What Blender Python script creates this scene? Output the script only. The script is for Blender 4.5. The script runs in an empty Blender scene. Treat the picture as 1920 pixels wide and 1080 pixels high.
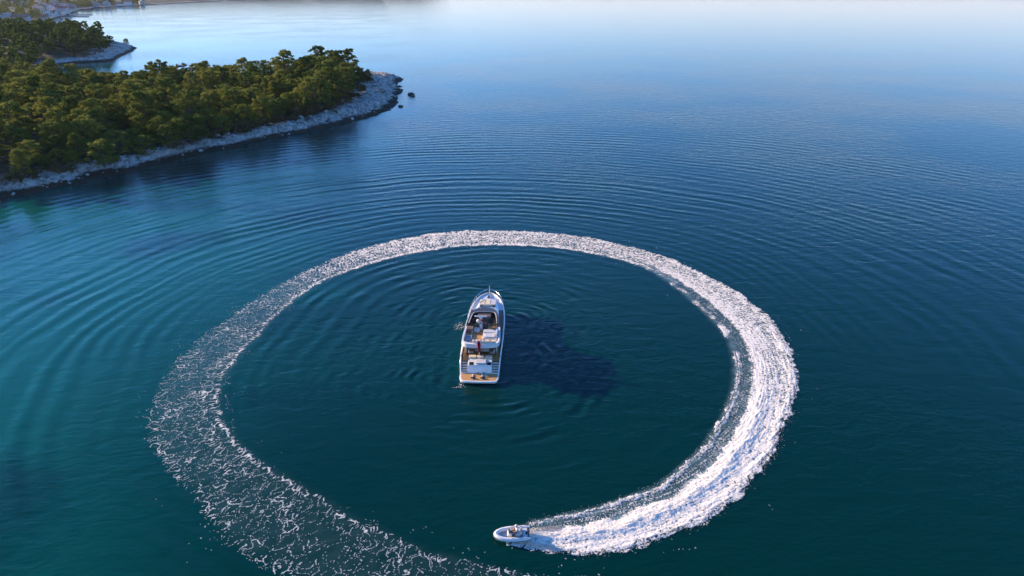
import bpy, bmesh, math, random
import numpy as np
from mathutils import Vector, Matrix, Euler

R = math.radians
scene = bpy.context.scene
COL = scene.collection
random.seed(7)
rng = np.random.default_rng(7)

# ------------------------------------------------------------------ camera
cam_d = bpy.data.cameras.new('camera')
cam = bpy.data.objects.new('camera', cam_d)
COL.objects.link(cam)
cam.location = (0, 0, 42)
cam.rotation_euler = (R(90 - 24), 0, 0)
cam_d.sensor_width = 36
cam_d.lens = 24
cam_d.clip_start = 0.5
cam_d.clip_end = 60000
scene.camera = cam

# ------------------------------------------------------------------ sky and sun
SUN_AZ = R(-67)          # from +Y towards -X: low sun on the left, a little beyond the yacht
SUN_EL = R(15.0)
world = bpy.data.worlds.new('World')
scene.world = world
world.use_nodes = True
wn = world.node_tree.nodes
bg = wn['Background']
sky = wn.new('ShaderNodeTexSky')
sky.sky_type = 'NISHITA'
sky.sun_disc = False
sky.sun_elevation = SUN_EL
sky.sun_rotation = SUN_AZ
sky.air_density = 1.0
sky.dust_density = 0.05
sky.ozone_density = 9.0
# milky haze low over the horizon, the same all round
wl = world.node_tree.links.new
w_tc = wn.new('ShaderNodeTexCoord'); w_sep = wn.new('ShaderNodeSeparateXYZ'); wl(w_tc.outputs['Generated'], w_sep.inputs[0])
w_m1 = wn.new('ShaderNodeMath'); w_m1.operation = 'MULTIPLY'; w_m1.inputs[1].default_value = -17.0; wl(w_sep.outputs[2], w_m1.inputs[0])
w_m2 = wn.new('ShaderNodeMath'); w_m2.operation = 'EXPONENT'; wl(w_m1.outputs[0], w_m2.inputs[0])
w_m3 = wn.new('ShaderNodeMath'); w_m3.operation = 'MULTIPLY'; w_m3.use_clamp = True; w_m3.inputs[1].default_value = 1.0; wl(w_m2.outputs[0], w_m3.inputs[0])
w_mx = wn.new('ShaderNodeMix'); w_mx.data_type = 'RGBA'; w_mx.inputs[7].default_value = (3.4, 3.1, 3.2, 1)
wl(w_m3.outputs[0], w_mx.inputs[0]); wl(sky.outputs[0], w_mx.inputs[6]); wl(w_mx.outputs[2], bg.inputs[0])
bg.inputs[1].default_value = 0.15
sl = bpy.data.lights.new('sun', 'SUN')
sl.energy = 5.0
sl.angle = R(0.53)
sl.color = (1.0, 0.77, 0.53)
so = bpy.data.objects.new('sun', sl)
COL.objects.link(so)
sd = Vector((math.sin(SUN_AZ) * math.cos(SUN_EL), math.cos(SUN_AZ) * math.cos(SUN_EL), math.sin(SUN_EL)))
so.rotation_euler = sd.to_track_quat('Z', 'Y').to_euler()
so.location = (-150, 60, 80)
vs = scene.view_settings
vs.view_transform = 'Standard'
vs.look = 'None'
vs.exposure = 1.2
vs.gamma = 1.0
vs.use_curve_mapping = False
scene.cycles.use_denoising = True
scene.cycles.max_bounces = 6
scene.cycles.diffuse_bounces = 2
scene.cycles.glossy_bounces = 3
scene.cycles.transmission_bounces = 3
scene.cycles.volume_bounces = 0
scene.cycles.caustics_reflective = False
scene.cycles.caustics_refractive = False
scene.cycles.sample_clamp_indirect = 4.0

# ------------------------------------------------------------------ numeric noise
def _hash(ix, iy, seed):
    h = (ix.astype(np.int64) * 374761393 + iy.astype(np.int64) * 668265263 + seed * 974634777) & 0xFFFFFFFF
    h = ((h ^ (h >> 13)) * 1274126177) & 0xFFFFFFFF
    h = ((h ^ (h >> 15)) * 2246822519) & 0xFFFFFFFF
    return ((h ^ (h >> 16)) & 0xFFFFFF) / float(0x1000000)

def noise2(x, y, seed=0):
    ix = np.floor(x); iy = np.floor(y)
    fx = x - ix; fy = y - iy
    out = 0
    ux = fx * fx * fx * (fx * (fx * 6 - 15) + 10); uy = fy * fy * fy * (fy * (fy * 6 - 15) + 10)
    def gd(a, b):
        t = _hash(ix + a, iy + b, seed) * 6.2831853
        return np.cos(t) * (fx - a) + np.sin(t) * (fy - b)
    n0 = gd(0, 0) * (1 - ux) + gd(1, 0) * ux
    n1 = gd(0, 1) * (1 - ux) + gd(1, 1) * ux
    return (n0 * (1 - uy) + n1 * uy) * 1.5

def fbm(x, y, octv=4, seed=0, gain=0.5):
    s = 0; a = 1.0; t = 0
    for o in range(octv):
        s = s + a * noise2(x * 2 ** o + 17.3 * o, y * 2 ** o - 9.1 * o, seed + o)
        t += a; a *= gain
    return s / t

def worley(x, y, seed=0):
    """distance to the nearest cell border, and to the nearest point"""
    ix = np.floor(x); iy = np.floor(y)
    f1 = np.full(x.shape, 9.0); f2 = np.full(x.shape, 9.0)
    x1 = np.zeros(x.shape); y1 = np.zeros(x.shape); x2 = np.full(x.shape, 5.0); y2 = np.zeros(x.shape)
    for a in (-1, 0, 1):
        for b in (-1, 0, 1):
            px = a + _hash(ix + a, iy + b, seed) + (ix - x)
            py = b + _hash(ix + a, iy + b, seed + 57) + (iy - y)
            d = px * px + py * py
            n1 = d < f1
            n2 = (~n1) & (d < f2)
            f2 = np.where(n1, f1, np.where(n2, d, f2)); x2 = np.where(n1, x1, np.where(n2, px, x2)); y2 = np.where(n1, y1, np.where(n2, py, y2))
            f1 = np.where(n1, d, f1); x1 = np.where(n1, px, x1); y1 = np.where(n1, py, y1)
    edge = (f2 - f1) / (2 * np.hypot(x2 - x1, y2 - y1) + 1e-6)
    return np.sqrt(f1), np.sqrt(f1) + 2 * edge

def sstep(a, b, x):
    t = np.clip((x - a) / (b - a), 0, 1)
    return t * t * (3 - 2 * t)

def rank01(v):
    o = np.empty(v.size)
    o[np.argsort(v, kind='stable')] = np.arange(v.size) / max(1, v.size)
    return o

# ------------------------------------------------------------------ mesh helpers
def tag(o, label=None, cat=None, group=None, kind=None):
    if label: o['label'] = label
    if cat: o['category'] = cat
    if group: o['group'] = group
    if kind: o['kind'] = kind
    return o

def empty(name, loc=(0, 0, 0), rot=(0, 0, 0)):
    o = bpy.data.objects.new(name, None)
    o.empty_display_size = 0.2
    o.location = loc; o.rotation_euler = rot
    COL.objects.link(o)
    return o

def link(name, me, mat=None, parent=None, smooth=False):
    if mat is not None and len(me.materials) == 0:
        me.materials.append(mat)
    if smooth:
        me.polygons.foreach_set('use_smooth', np.ones(len(me.polygons), dtype=bool))
    o = bpy.data.objects.new(name, me)
    COL.objects.link(o)
    if parent is not None:
        o.parent = parent
    return o

def np_mesh(name, v, f):
    """v (n,3), f (m,k) all faces with k corners"""
    me = bpy.data.meshes.new(name)
    n, m, k = len(v), len(f), f.shape[1]
    me.vertices.add(n); me.vertices.foreach_set('co', np.ascontiguousarray(v, dtype=np.float32).ravel())
    me.loops.add(m * k); me.loops.foreach_set('vertex_index', np.ascontiguousarray(f, dtype=np.int32).ravel())
    me.polygons.add(m)
    me.polygons.foreach_set('loop_start', np.arange(0, m * k, k, dtype=np.int32))
    try:
        me.polygons.foreach_set('loop_total', np.full(m, k, dtype=np.int32))
    except Exception:
        pass
    me.update(calc_edges=True)
    return me

def grid_faces(nx, ny):
    i, j = np.meshgrid(np.arange(nx - 1), np.arange(ny - 1), indexing='ij')
    a = (i * ny + j).ravel()
    return np.stack([a, a + ny, a + ny + 1, a + 1], 1)

def fattr(me, name, vals):
    at = me.attributes.new(name, 'FLOAT', 'POINT')
    at.data.foreach_set('value', np.ascontiguousarray(vals, dtype=np.float32))

class MB:
    def __init__(self):
        self.v = []; self.f = []
    def add(self, vs, fs):
        b = len(self.v)
        self.v += [tuple(p) for p in vs]
        self.f += [tuple(i + b for i in q) for q in fs]
        return self
    def box(self, x0, x1, y0, y1, z0, z1, M=None):
        vs = [(x, y, z) for z in (z0, z1) for x, y in ((x0, y0), (x1, y0), (x1, y1), (x0, y1))]
        if M is not None: vs = [tuple(M @ Vector(p)) for p in vs]
        return self.add(vs, [(3, 2, 1, 0), (4, 5, 6, 7), (0, 1, 5, 4), (1, 2, 6, 5), (2, 3, 7, 6), (3, 0, 4, 7)])
    def loft(self, rings, close=True, cap=(True, True)):
        n = len(rings[0]); b = len(self.v)
        for r in rings: self.v += [tuple(p) for p in r]
        m = n if close else n - 1
        for k in range(len(rings) - 1):
            for i in range(m):
                j = (i + 1) % n
                self.f.append((b + k * n + i, b + k * n + j, b + (k + 1) * n + j, b + (k + 1) * n + i))
        if cap[0]: self.f.append(tuple(b + i for i in range(n - 1, -1, -1)))
        if cap[1]: self.f.append(tuple(b + (len(rings) - 1) * n + i for i in range(n)))
        return self
    def prism(self, poly, z0, z1):
        return self.loft([[(x, y, z0) for x, y in poly], [(x, y, z1) for x, y in poly]])
    def tube(self, pts, rad, n=8, cap=True):
        pts = [Vector(p) for p in pts]
        if not isinstance(rad, (list, tuple)): rad = [rad] * len(pts)
        rings = []
        ref = Vector((0, 0, 1))
        for i, p in enumerate(pts):
            d = (pts[min(i + 1, len(pts) - 1)] - pts[max(i - 1, 0)]).normalized()
            u = d.cross(ref)
            if u.length < 0.05: u = d.cross(Vector((1, 0, 0)))
            u.normalize(); w = u.cross(d)
            rings.append([tuple(p + (u * math.cos(t) + w * math.sin(t)) * rad[i]) for t in [2 * math.pi * k / n for k in range(n)]])
        return self.loft(rings, True, (cap, cap))
    def ball(self, c, r, n=8, m=6):
        rx, ry, rz = r if isinstance(r, (tuple, list)) else (r, r, r)
        rings = []
        for i in range(m + 1):
            t = math.pi * (0.02 + 0.96 * i / m)
            rings.append([(c[0] + rx * math.sin(t) * math.cos(a), c[1] + ry * math.sin(t) * math.sin(a), c[2] - rz * math.cos(t)) for a in [2 * math.pi * k / n for k in range(n)]])
        return self.loft(rings)
    def obj(self, name, mat, parent=None, smooth=False, bevel=0.0, seg=2):
        me = bpy.data.meshes.new(name)
        me.from_pydata(self.v, [], self.f)
        bm = bmesh.new(); bm.from_mesh(me)
        bmesh.ops.recalc_face_normals(bm, faces=bm.faces)
        if bevel > 0:
            es = [e for e in bm.edges if len(e.link_faces) == 2 and e.calc_face_angle(0) > 0.5]
            bmesh.ops.bevel(bm, geom=es, offset=bevel, segments=seg, affect='EDGES', clamp_overlap=True)
        bm.to_mesh(me); bm.free()
        o = link(name, me, mat, parent)
        if smooth or bevel > 0:
            me.polygons.foreach_set('use_smooth', np.ones(len(me.polygons), dtype=bool))
            me.set_sharp_from_angle(angle=R(40))
        return o

# ------------------------------------------------------------------ materials
def mat_new(name):
    m = bpy.data.materials.new(name); m.use_nodes = True
    return m, m.node_tree, m.node_tree.nodes['Principled BSDF']

def N(nt, t, **kw):
    n = nt.nodes.new(t)
    for k, v in kw.items():
        if k.startswith('i_'):
            n.inputs[int(k[2:])].default_value = v
        else:
            setattr(n, k, v)
    return n

def simple(name, col, rough=0.5, var=0.12, scale=3.0, bump=0.0, spec=0.5, coat=0.0, metal=0.0):
    m, nt, b = mat_new(name)
    tc = N(nt, 'ShaderNodeTexCoord')
    ns = N(nt, 'ShaderNodeTexNoise'); ns.inputs['Scale'].default_value = scale; ns.inputs['Detail'].default_value = 5
    nt.links.new(tc.outputs['Object'], ns.inputs['Vector'])
    mx = N(nt, 'ShaderNodeMix', data_type='RGBA')
    mx.inputs[6].default_value = (*[c * (1 - var) for c in col], 1)
    mx.inputs[7].default_value = (*[min(1, c * (1 + var)) for c in col], 1)
    nt.links.new(ns.outputs[0], mx.inputs[0])
    nt.links.new(mx.outputs[2], b.inputs['Base Color'])
    b.inputs['Roughness'].default_value = rough
    b.inputs['Specular IOR Level'].default_value = spec
    b.inputs['Metallic'].default_value = metal
    b.inputs['Coat Weight'].default_value = coat
    if bump > 0:
        bp = N(nt, 'ShaderNodeBump'); bp.inputs['Strength'].default_value = bump; bp.inputs['Distance'].default_value = 0.05
        nt.links.new(ns.outputs[0], bp.inputs['Height']); nt.links.new(bp.outputs[0], b.inputs['Normal'])
    return m

def teak(name, c1, c2, axis='X'):
    m, nt, b = mat_new(name)
    tc = N(nt, 'ShaderNodeTexCoord')
    wv = N(nt, 'ShaderNodeTexWave', bands_direction=axis); wv.inputs['Scale'].default_value = 5.0; wv.inputs['Distortion'].default_value = 0.2
    ns = N(nt, 'ShaderNodeTexNoise'); ns.inputs['Scale'].default_value = 1.6; ns.inputs['Detail'].default_value = 6
    nt.links.new(tc.outputs['Object'], wv.inputs['Vector']); nt.links.new(tc.outputs['Object'], ns.inputs['Vector'])
    mx = N(nt, 'ShaderNodeMix', data_type='RGBA'); mx.inputs[6].default_value = (*c1, 1); mx.inputs[7].default_value = (*c2, 1)
    nt.links.new(ns.outputs[0], mx.inputs[0])
    rp = N(nt, 'ShaderNodeMapRange'); rp.inputs[1].default_value = 0.0; rp.inputs[2].default_value = 0.12; rp.inputs[3].default_value = 0.35; rp.inputs[4].default_value = 1.0
    nt.links.new(wv.outputs[0], rp.inputs[0])
    mu = N(nt, 'ShaderNodeMix', data_type='RGBA', blend_type='MULTIPLY'); mu.inputs[0].default_value = 1.0
    nt.links.new(mx.outputs[2], mu.inputs[6]); nt.links.new(rp.outputs[0], mu.inputs[7])
    nt.links.new(mu.outputs[2], b.inputs['Base Color'])
    b.inputs['Roughness'].default_value = 0.6
    return m

def water_mat():
    m, nt, b = mat_new('sea_water')
    L = nt.links.new
    geo = N(nt, 'ShaderNodeNewGeometry')
    sh = N(nt, 'ShaderNodeAttribute', attribute_name='shallow')
    ae = N(nt, 'ShaderNodeAttribute', attribute_name='aerated')
    # body colour: deep teal water, greener and paler over the shallows, milky where full of bubbles
    m1 = N(nt, 'ShaderNodeMix', data_type='RGBA')
    m1.inputs[6].default_value = (0.0, 0.0190, 0.0165, 1)
    m1.inputs[7].default_value = (0.0, 0.084, 0.062, 1)
    L(sh.outputs['Fac'], m1.inputs[0])
    m2 = N(nt, 'ShaderNodeMix', data_type='RGBA')
    m2.inputs[7].default_value = (0.22, 0.32, 0.33, 1)
    L(ae.outputs['Fac'], m2.inputs[0]); L(m1.outputs[2], m2.inputs[6])
    L(m2.outputs[2], b.inputs['Base Color'])
    b.inputs['Roughness'].default_value = 0.05
    b.inputs['IOR'].default_value = 1.333
    b.inputs['Specular IOR Level'].default_value = 0.32
    b.inputs['Specular Tint'].default_value = (0.5, 0.92, 1.0, 1)
    # wind ripples
    mp = N(nt, 'ShaderNodeMapping'); mp.inputs['Scale'].default_value = (0.55, 1.0, 1.0); mp.inputs['Rotation'].default_value = (0, 0, R(-12))
    L(geo.outputs['Position'], mp.inputs['Vector'])
    n1 = N(nt, 'ShaderNodeTexNoise'); n1.inputs['Scale'].default_value = 0.55; n1.inputs['Detail'].default_value = 3.0; n1.inputs['Distortion'].default_value = 0.6
    n2 = N(nt, 'ShaderNodeTexNoise'); n2.inputs['Scale'].default_value = 2.6; n2.inputs['Detail'].default_value = 3.0
    n3 = N(nt, 'ShaderNodeTexNoise'); n3.inputs['Scale'].default_value = 0.018; n3.inputs['Detail'].default_value = 2.0
    for n in (n1, n2): L(mp.outputs[0], n.inputs['Vector'])
    L(geo.outputs['Position'], n3.inputs['Vector'])
    # calm slicks and ruffled patches
    rp = N(nt, 'ShaderNodeMapRange'); rp.inputs[1].default_value = 0.35; rp.inputs[2].default_value = 0.65; rp.inputs[3].default_value = 0.45; rp.inputs[4].default_value = 1.0
    L(n3.outputs[0], rp.inputs[0])
    sp = N(nt, 'ShaderNodeSeparateXYZ'); L(geo.outputs['Position'], sp.inputs[0])
    cl = N(nt, 'ShaderNodeMapRange'); cl.inputs[1].default_value = 190; cl.inputs[2].default_value = 520; cl.inputs[3].default_value = 1.0; cl.inputs[4].default_value = 0.35
    L(sp.outputs[1], cl.inputs[0])                     # the breeze dies away towards the far shore
    st = N(nt, 'ShaderNodeMath', operation='MULTIPLY'); L(rp.outputs[0], st.inputs[0]); L(cl.outputs[0], st.inputs[1])
    b1 = N(nt, 'ShaderNodeBump'); b1.inputs['Distance'].default_value = 0.135
    L(n1.outputs[0], b1.inputs['Height']); L(st.outputs[0], b1.inputs['Strength'])
    b2 = N(nt, 'ShaderNodeBump'); b2.inputs['Distance'].default_value = 0.055; L(st.outputs[0], b2.inputs['Strength'])
    L(n2.outputs[0], b2.inputs['Height']); L(b1.outputs[0], b2.inputs['Normal'])
    L(b2.outputs[0], b.inputs['Normal'])
    return m

def foam_mat():
    m, nt, b = mat_new('sea_foam')
    L = nt.links.new
    geo = N(nt, 'ShaderNodeNewGeometry')
    n1 = N(nt, 'ShaderNodeTexNoise'); n1.inputs['Scale'].default_value = 5.0; n1.inputs['Detail'].default_value = 5
    L(geo.outputs['Position'], n1.inputs['Vector'])
    th = N(nt, 'ShaderNodeAttribute', attribute_name='thick')
    ad = N(nt, 'ShaderNodeMath', operation='MULTIPLY_ADD'); ad.inputs[1].default_value = 0.7; L(n1.outputs[0], ad.inputs[0]); L(th.outputs['Fac'], ad.inputs[2])
    mx = N(nt, 'ShaderNodeMix', data_type='RGBA'); mx.inputs[6].default_value = (0.31, 0.37, 0.36, 1); mx.inputs[7].default_value = (0.85, 0.765, 0.65, 1)
    rp = N(nt, 'ShaderNodeMapRange'); rp.inputs[1].default_value = 0.35; rp.inputs[2].default_value = 0.95
    L(ad.outputs[0], rp.inputs[0]); L(rp.outputs[0], mx.inputs[0]); L(mx.outputs[2], b.inputs['Base Color'])
    b.inputs['Roughness'].default_value = 0.9; b.inputs['Specular IOR Level'].default_value = 0.2
    bp = N(nt, 'ShaderNodeBump'); bp.inputs['Strength'].default_value = 0.35; bp.inputs['Distance'].default_value = 0.06
    L(n1.outputs[0], bp.inputs['Height']); L(bp.outputs[0], b.inputs['Normal'])
    return m

def land_mat():
    m, nt, b = mat_new('limestone_and_scrub')
    L = nt.links.new
    geo = N(nt, 'ShaderNodeNewGeometry')
    rk = N(nt, 'ShaderNodeAttribute', attribute_name='rock')
    sep = N(nt, 'ShaderNodeSeparateXYZ'); L(geo.outputs['Position'], sep.inputs[0])
    n1 = N(nt, 'ShaderNodeTexNoise'); n1.inputs['Scale'].default_value = 0.9; n1.inputs['Detail'].default_value = 8; n1.inputs['Roughness'].default_value = 0.7
    vo = N(nt, 'ShaderNodeTexNoise'); vo.inputs['Scale'].default_value = 0.7; vo.inputs['Detail'].default_value = 7; vo.inputs['Roughness'].default_value = 0.65; vo.inputs['Distortion'].default_value = 1.2
    mpr = N(nt, 'ShaderNodeMapping'); mpr.inputs['Rotation'].default_value = (0, 0, R(35)); mpr.inputs['Scale'].default_value = (1.5, 0.55, 1.0)
    L(geo.outputs['Position'], mpr.inputs['Vector']); L(mpr.outputs[0], vo.inputs['Vector']); L(geo.outputs['Position'], n1.inputs['Vector'])
    cr = N(nt, 'ShaderNodeMapRange'); cr.inputs[1].default_value = 0.36; cr.inputs[2].default_value = 0.52
    L(vo.outputs[0], cr.inputs[0])
    st = N(nt, 'ShaderNodeValToRGB'); e = st.color_ramp.elements
    e[0].position = 0.30; e[0].color = (0.13, 0.12, 0.10, 1); e[1].position = 0.62; e[1].color = (0.66, 0.58, 0.48, 1)
    k = st.color_ramp.elements.new(0.45); k.color = (0.45, 0.41, 0.36, 1)
    L(n1.outputs[0], st.inputs[0])
    mc = N(nt, 'ShaderNodeMix', data_type='RGBA'); mc.inputs[6].default_value = (0.11, 0.10, 0.085, 1)
    L(cr.outputs[0], mc.inputs[0]); L(st.outputs[0], mc.inputs[7])
    soil = N(nt, 'ShaderNodeValToRGB'); e = soil.color_ramp.elements
    e[0].position = 0.35; e[0].color = (0.030, 0.040, 0.016, 1); e[1].position = 0.70; e[1].color = (0.10, 0.085, 0.05, 1)
    L(n1.outputs[0], soil.inputs[0])
    m1 = N(nt, 'ShaderNodeMix', data_type='RGBA')
    L(rk.outputs['Fac'], m1.inputs[0]); L(soil.outputs[0], m1.inputs[6]); L(mc.outputs[2], m1.inputs[7])
    # algae and wet rock in the tidal band
    wz = N(nt, 'ShaderNodeMath', operation='MULTIPLY_ADD'); wz.inputs[1].default_value = -1.5; L(n1.outputs[0], wz.inputs[0]); L(sep.outputs[2], wz.inputs[2])
    wr = N(nt, 'ShaderNodeMapRange'); wr.inputs[1].default_value = 0.0; wr.inputs[2].default_value = 0.35; L(wz.outputs[0], wr.inputs[0])
    m2 = N(nt, 'ShaderNodeMix', data_type='RGBA'); m2.inputs[6].default_value = (0.050, 0.040, 0.026, 1)
    L(wr.outputs[0], m2.inputs[0]); L(m1.outputs[2], m2.inputs[7])
    L(m2.outputs[2], b.inputs['Base Color']); b.inputs['Roughness'].default_value = 0.9; b.inputs['Specular IOR Level'].default_value = 0.2
    bp = N(nt, 'ShaderNodeBump'); bp.inputs['Strength'].default_value = 0.9; bp.inputs['Distance'].default_value = 0.5
    mu = N(nt, 'ShaderNodeMath', operation='MULTIPLY'); L(n1.outputs[0], mu.inputs[0]); L(cr.outputs[0], mu.inputs[1])
    L(mu.outputs[0], bp.inputs['Height']); L(bp.outputs[0], b.inputs['Normal'])
    return m

def leaf_mat(name, dark, light, trans=0.25):
    m = bpy.data.materials.new(name); m.use_nodes = True
    nt = m.node_tree; L = nt.links.new
    nt.nodes.remove(nt.nodes['Principled BSDF'])
    oi = N(nt, 'ShaderNodeObjectInfo'); geo = N(nt, 'ShaderNodeNewGeometry')
    n1 = N(nt, 'ShaderNodeTexNoise'); n1.inputs['Scale'].default_value = 0.35; n1.inputs['Detail'].default_value = 4
    L(geo.outputs['Position'], n1.inputs['Vector'])
    ad = N(nt, 'ShaderNodeMath', operation='MULTIPLY_ADD'); ad.inputs[1].default_value = 0.6; L(oi.outputs['Random'], ad.inputs[0]); L(n1.outputs[0], ad.inputs[2])
    rp = N(nt, 'ShaderNodeMapRange'); rp.inputs[1].default_value = 0.35; rp.inputs[2].default_value = 1.15; L(ad.outputs[0], rp.inputs[0])
    mx = N(nt, 'ShaderNodeMix', data_type='RGBA'); mx.inputs[6].default_value = (*dark, 1); mx.inputs[7].default_value = (*light, 1)
    L(rp.outputs[0], mx.inputs[0])
    d = N(nt, 'ShaderNodeBsdfDiffuse'); t = N(nt, 'ShaderNodeBsdfTranslucent'); ms = N(nt, 'ShaderNodeMixShader'); ms.inputs[0].default_value = trans
    L(mx.outputs[2], d.inputs[0]); L(mx.outputs[2], t.inputs[0]); L(d.outputs[0], ms.inputs[1]); L(t.outputs[0], ms.inputs[2])
    L(ms.outputs[0], nt.nodes['Material Output'].inputs[0])
    return m

M_WATER = water_mat()
M_FOAM = foam_mat()
M_LAND = land_mat()
M_PINE = leaf_mat('pine_needles', (0.062, 0.105, 0.026), (0.25, 0.245, 0.052), 0.42)
M_SCRUB = leaf_mat('dry_scrub', (0.075, 0.070, 0.028), (0.17, 0.12, 0.065), 0.2)
M_BARE = leaf_mat('bare_twigs', (0.11, 0.075, 0.05), (0.19, 0.13, 0.085), 0.1)
M_BARK = simple('pine_bark', (0.13, 0.10, 0.08), 0.9, 0.3, 4, 0.4, 0.2)
M_ROCK = simple('pale_rock', (0.42, 0.40, 0.37), 0.9, 0.35, 1.3, 0.6, 0.2)
M_WETROCK = simple('wet_rock', (0.06, 0.055, 0.045), 0.6, 0.3, 1.5, 0.5)

# ------------------------------------------------------------------ geometry of the wake (metres, around the anchored yacht)
CX, CY = -3.0, 79.0
OUT = [(-40, 37), (0, 36.3), (4, 36.5), (7.3, 37.05), (10.9, 38.07), (14.5, 38.84), (18.4, 39.03), (21.6, 39.02), (25.1, 38.82), (27.4, 38.98), (29.7, 39.13), (33.1, 38.72), (36.8, 38.57), (42.2, 37.99), (47.9, 37.86), (56.3, 37.15), (62.1, 37.29), (71.4, 37.74), (79.2, 37.88), (88.3, 38.45), (93.3, 38.56), (99.2, 39.02), (104.3, 38.67), (111.1, 39.23), (115.8, 38.98), (121.6, 39.18), (128.5, 39.81), (133.7, 40.36), (145.0, 40.60), (156.2, 41.48), (166.6, 41.40), (177.0, 41.52), (187.2, 41.79), (194.8, 41.76), (205.5, 40.78), (216.9, 39.32), (226.4, 37.99), (233.2, 37.21), (239.7, 36.89), (252.9, 36.30), (265.4, 36.85), (275.3, 38.10), (280.7, 38.81), (285.9, 38.93), (289.4, 39.50), (292.9, 39.91), (299.8, 40.25), (303.8, 40.53), (309.0, 40.22), (315.1, 40.11), (320.2, 40.08), (325.7, 40.84), (329.8, 41.83), (335.6, 42.20), (338.5, 42.46), (350, 43.2), (362, 43.6), (380, 44)]
INN = [(-40, 36), (0, 35.5), (4, 35.0), (8.1, 34.13), (12.8, 33.86), (19.1, 33.75), (23.3, 33.54), (29.0, 33.46), (36.0, 32.67), (40.7, 32.31), (48.7, 31.58), (59.2, 30.96), (72.1, 30.69), (79.7, 30.76), (87.9, 30.87), (98.6, 30.71), (110.0, 30.91), (119.7, 31.71), (128.4, 33.02), (135.3, 33.91), (145.4, 33.91), (158.3, 34.18), (170.1, 33.86), (182.1, 33.81), (194.0, 33.53), (206.8, 32.57), (219.9, 32.03), (230.3, 31.78), (242.8, 31.00), (253.4, 30.13), (270.7, 29.85), (277.4, 30.75), (286, 31.7), (293.4, 32.6), (298.0, 33.0), (303.2, 33.2), (307.9, 33.12), (313.6, 33.22), (319.7, 33.17), (326.8, 33.19), (332.5, 33.45), (338.0, 33.97), (342.5, 34.88), (347.2, 35.41), (350.3, 36.25), (353.5, 37.03), (356.9, 37.55), (360.2, 38.23), (370, 40), (380, 41)]
OUT = np.array(OUT); INN = np.array(INN)
r_out = lambda a: np.interp(a, OUT[:, 0], OUT[:, 1])
r_in = lambda a: np.interp(a, INN[:, 0], INN[:, 1])

def polar(x, y):
    dx = x - CX; dy = y - CY
    return np.hypot(dx, dy), (np.degrees(np.arctan2(dy, dx)) + 90) % 360

YS = np.array([-3.847, 67.05])      # yacht's stern on the water, heading 2 degrees right of +Y
YH = R(-2)

def wave_height(x, y):
    r, a = polar(x, y)
    ro = r_out(a); ri = r_in(a)
    h = np.zeros_like(x)
    # outward wake waves: smooth mean radius so that crests run round the ring
    am = np.where(a < 12, a + 360, a)
    rs = 38.6 + 1.6 * np.sin(np.radians(am * 1.0 - 100)) + 0.012 * (am - 180) * 0.6
    q = r - rs - 1.5
    age = np.clip((am - 40) / 300, 0, 1)
    wob = 2.2 * fbm(x / 30, y / 30, 3, 11)
    for lam, ph, amp, q0, qw, sd in ((2.3, 0.3, 0.042, 6, 7, 21), (3.1, 1.7, 0.055, 19, 11, 22), (2.5, 4.0, 0.036, 40, 18, 23), (3.4, 2.2, 0.052, 78, 34, 24), (1.7, 0.9, 0.014, 14, 14, 25), (4.4, 5.0, 0.045, 34, 20, 26)):
        env = np.exp(-((q - q0 - 6 * noise2(x / 50, y / 50, sd)) / qw) ** 2)
        brk = np.clip(0.66 + 1.2 * fbm(x / 30, y / 16, 2, sd + 40), 0.05, 1.6)
        ageg = sstep(0.02, 0.22 + q0 / 900, age) * (0.6 + 0.4 * sstep(0.3, 0.6, age) - 0.22 * sstep(0.6, 0.85, age))
        h += amp * env * brk * ageg * np.sin(2 * math.pi * (q + wob) / lam + ph) * (q > -2)
    # inward waves
    qi = ri - r
    for lam, ph, amp, q0, qw, sd in ((2.2, 0.0, 0.042, 3.2, 3.0, 31), (2.9, 1.5, 0.042, 8.5, 5.0, 32), (1.7, 2.5, 0.012, 13, 8.0, 33)):
        env = np.exp(-((qi - q0) / qw) ** 2)
        brk = np.clip(0.6 + 1.1 * fbm(a / 14, qi / 14, 2, sd + 40), 0.0, 1.6)
        g = sstep(95, 160, a) * (1 - 0.65 * sstep(285, 330, a)) * (0.6 + 0.6 * np.exp(-((a - 225) / 40) ** 2))
        h += amp * env * brk * g * np.sin(2 * math.pi * (qi + 0.7 * wob) / lam + ph) * (qi > -0.5)
    # lapping round the hull
    c, s = math.cos(-YH), math.sin(-YH)
    lx = (x - YS[0]) * c - (y - YS[1]) * s; ly = (x - YS[0]) * s + (y - YS[1]) * c
    dq = np.hypot(np.maximum(np.abs(lx) - 1.8, 0), np.maximum(np.abs(ly - 9) - 7.5, 0))
    wv = 0.9 * fbm(x / 5, y / 5, 2, 51)
    for lam, ph, amp, q0, qw, sd in ((1.45, 0.0, 0.055, 5, 5.5, 41), (2.0, 2.0, 0.045, 9, 7, 42), (1.0, 1.0, 0.014, 3, 5, 43)):
        env = np.exp(-((dq - q0) / qw) ** 2) * sstep(0, 1, dq)
        brk = np.clip(0.15 + 2.2 * fbm(x / 6, y / 3.2, 2, sd), 0.0, 1.5)
        h += amp * env * brk * np.sin(2 * math.pi * (dq + wv) / lam + ph)
    # light chop
    h += 0.020 * fbm(x / 5.5, y / 3.2, 3, 61) * np.exp(-np.hypot(x, y - 90) / 400)
    # inside the foam band the wake itself takes over
    am2 = np.where(a < 12, a + 360, a)
    inb = sstep(ri - 1.0, ri + 0.6, r) * (1 - sstep(ro - 0.6, ro + 1.0, r)) * (a > 5)
    return h * (1 - 0.75 * inb)

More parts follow.
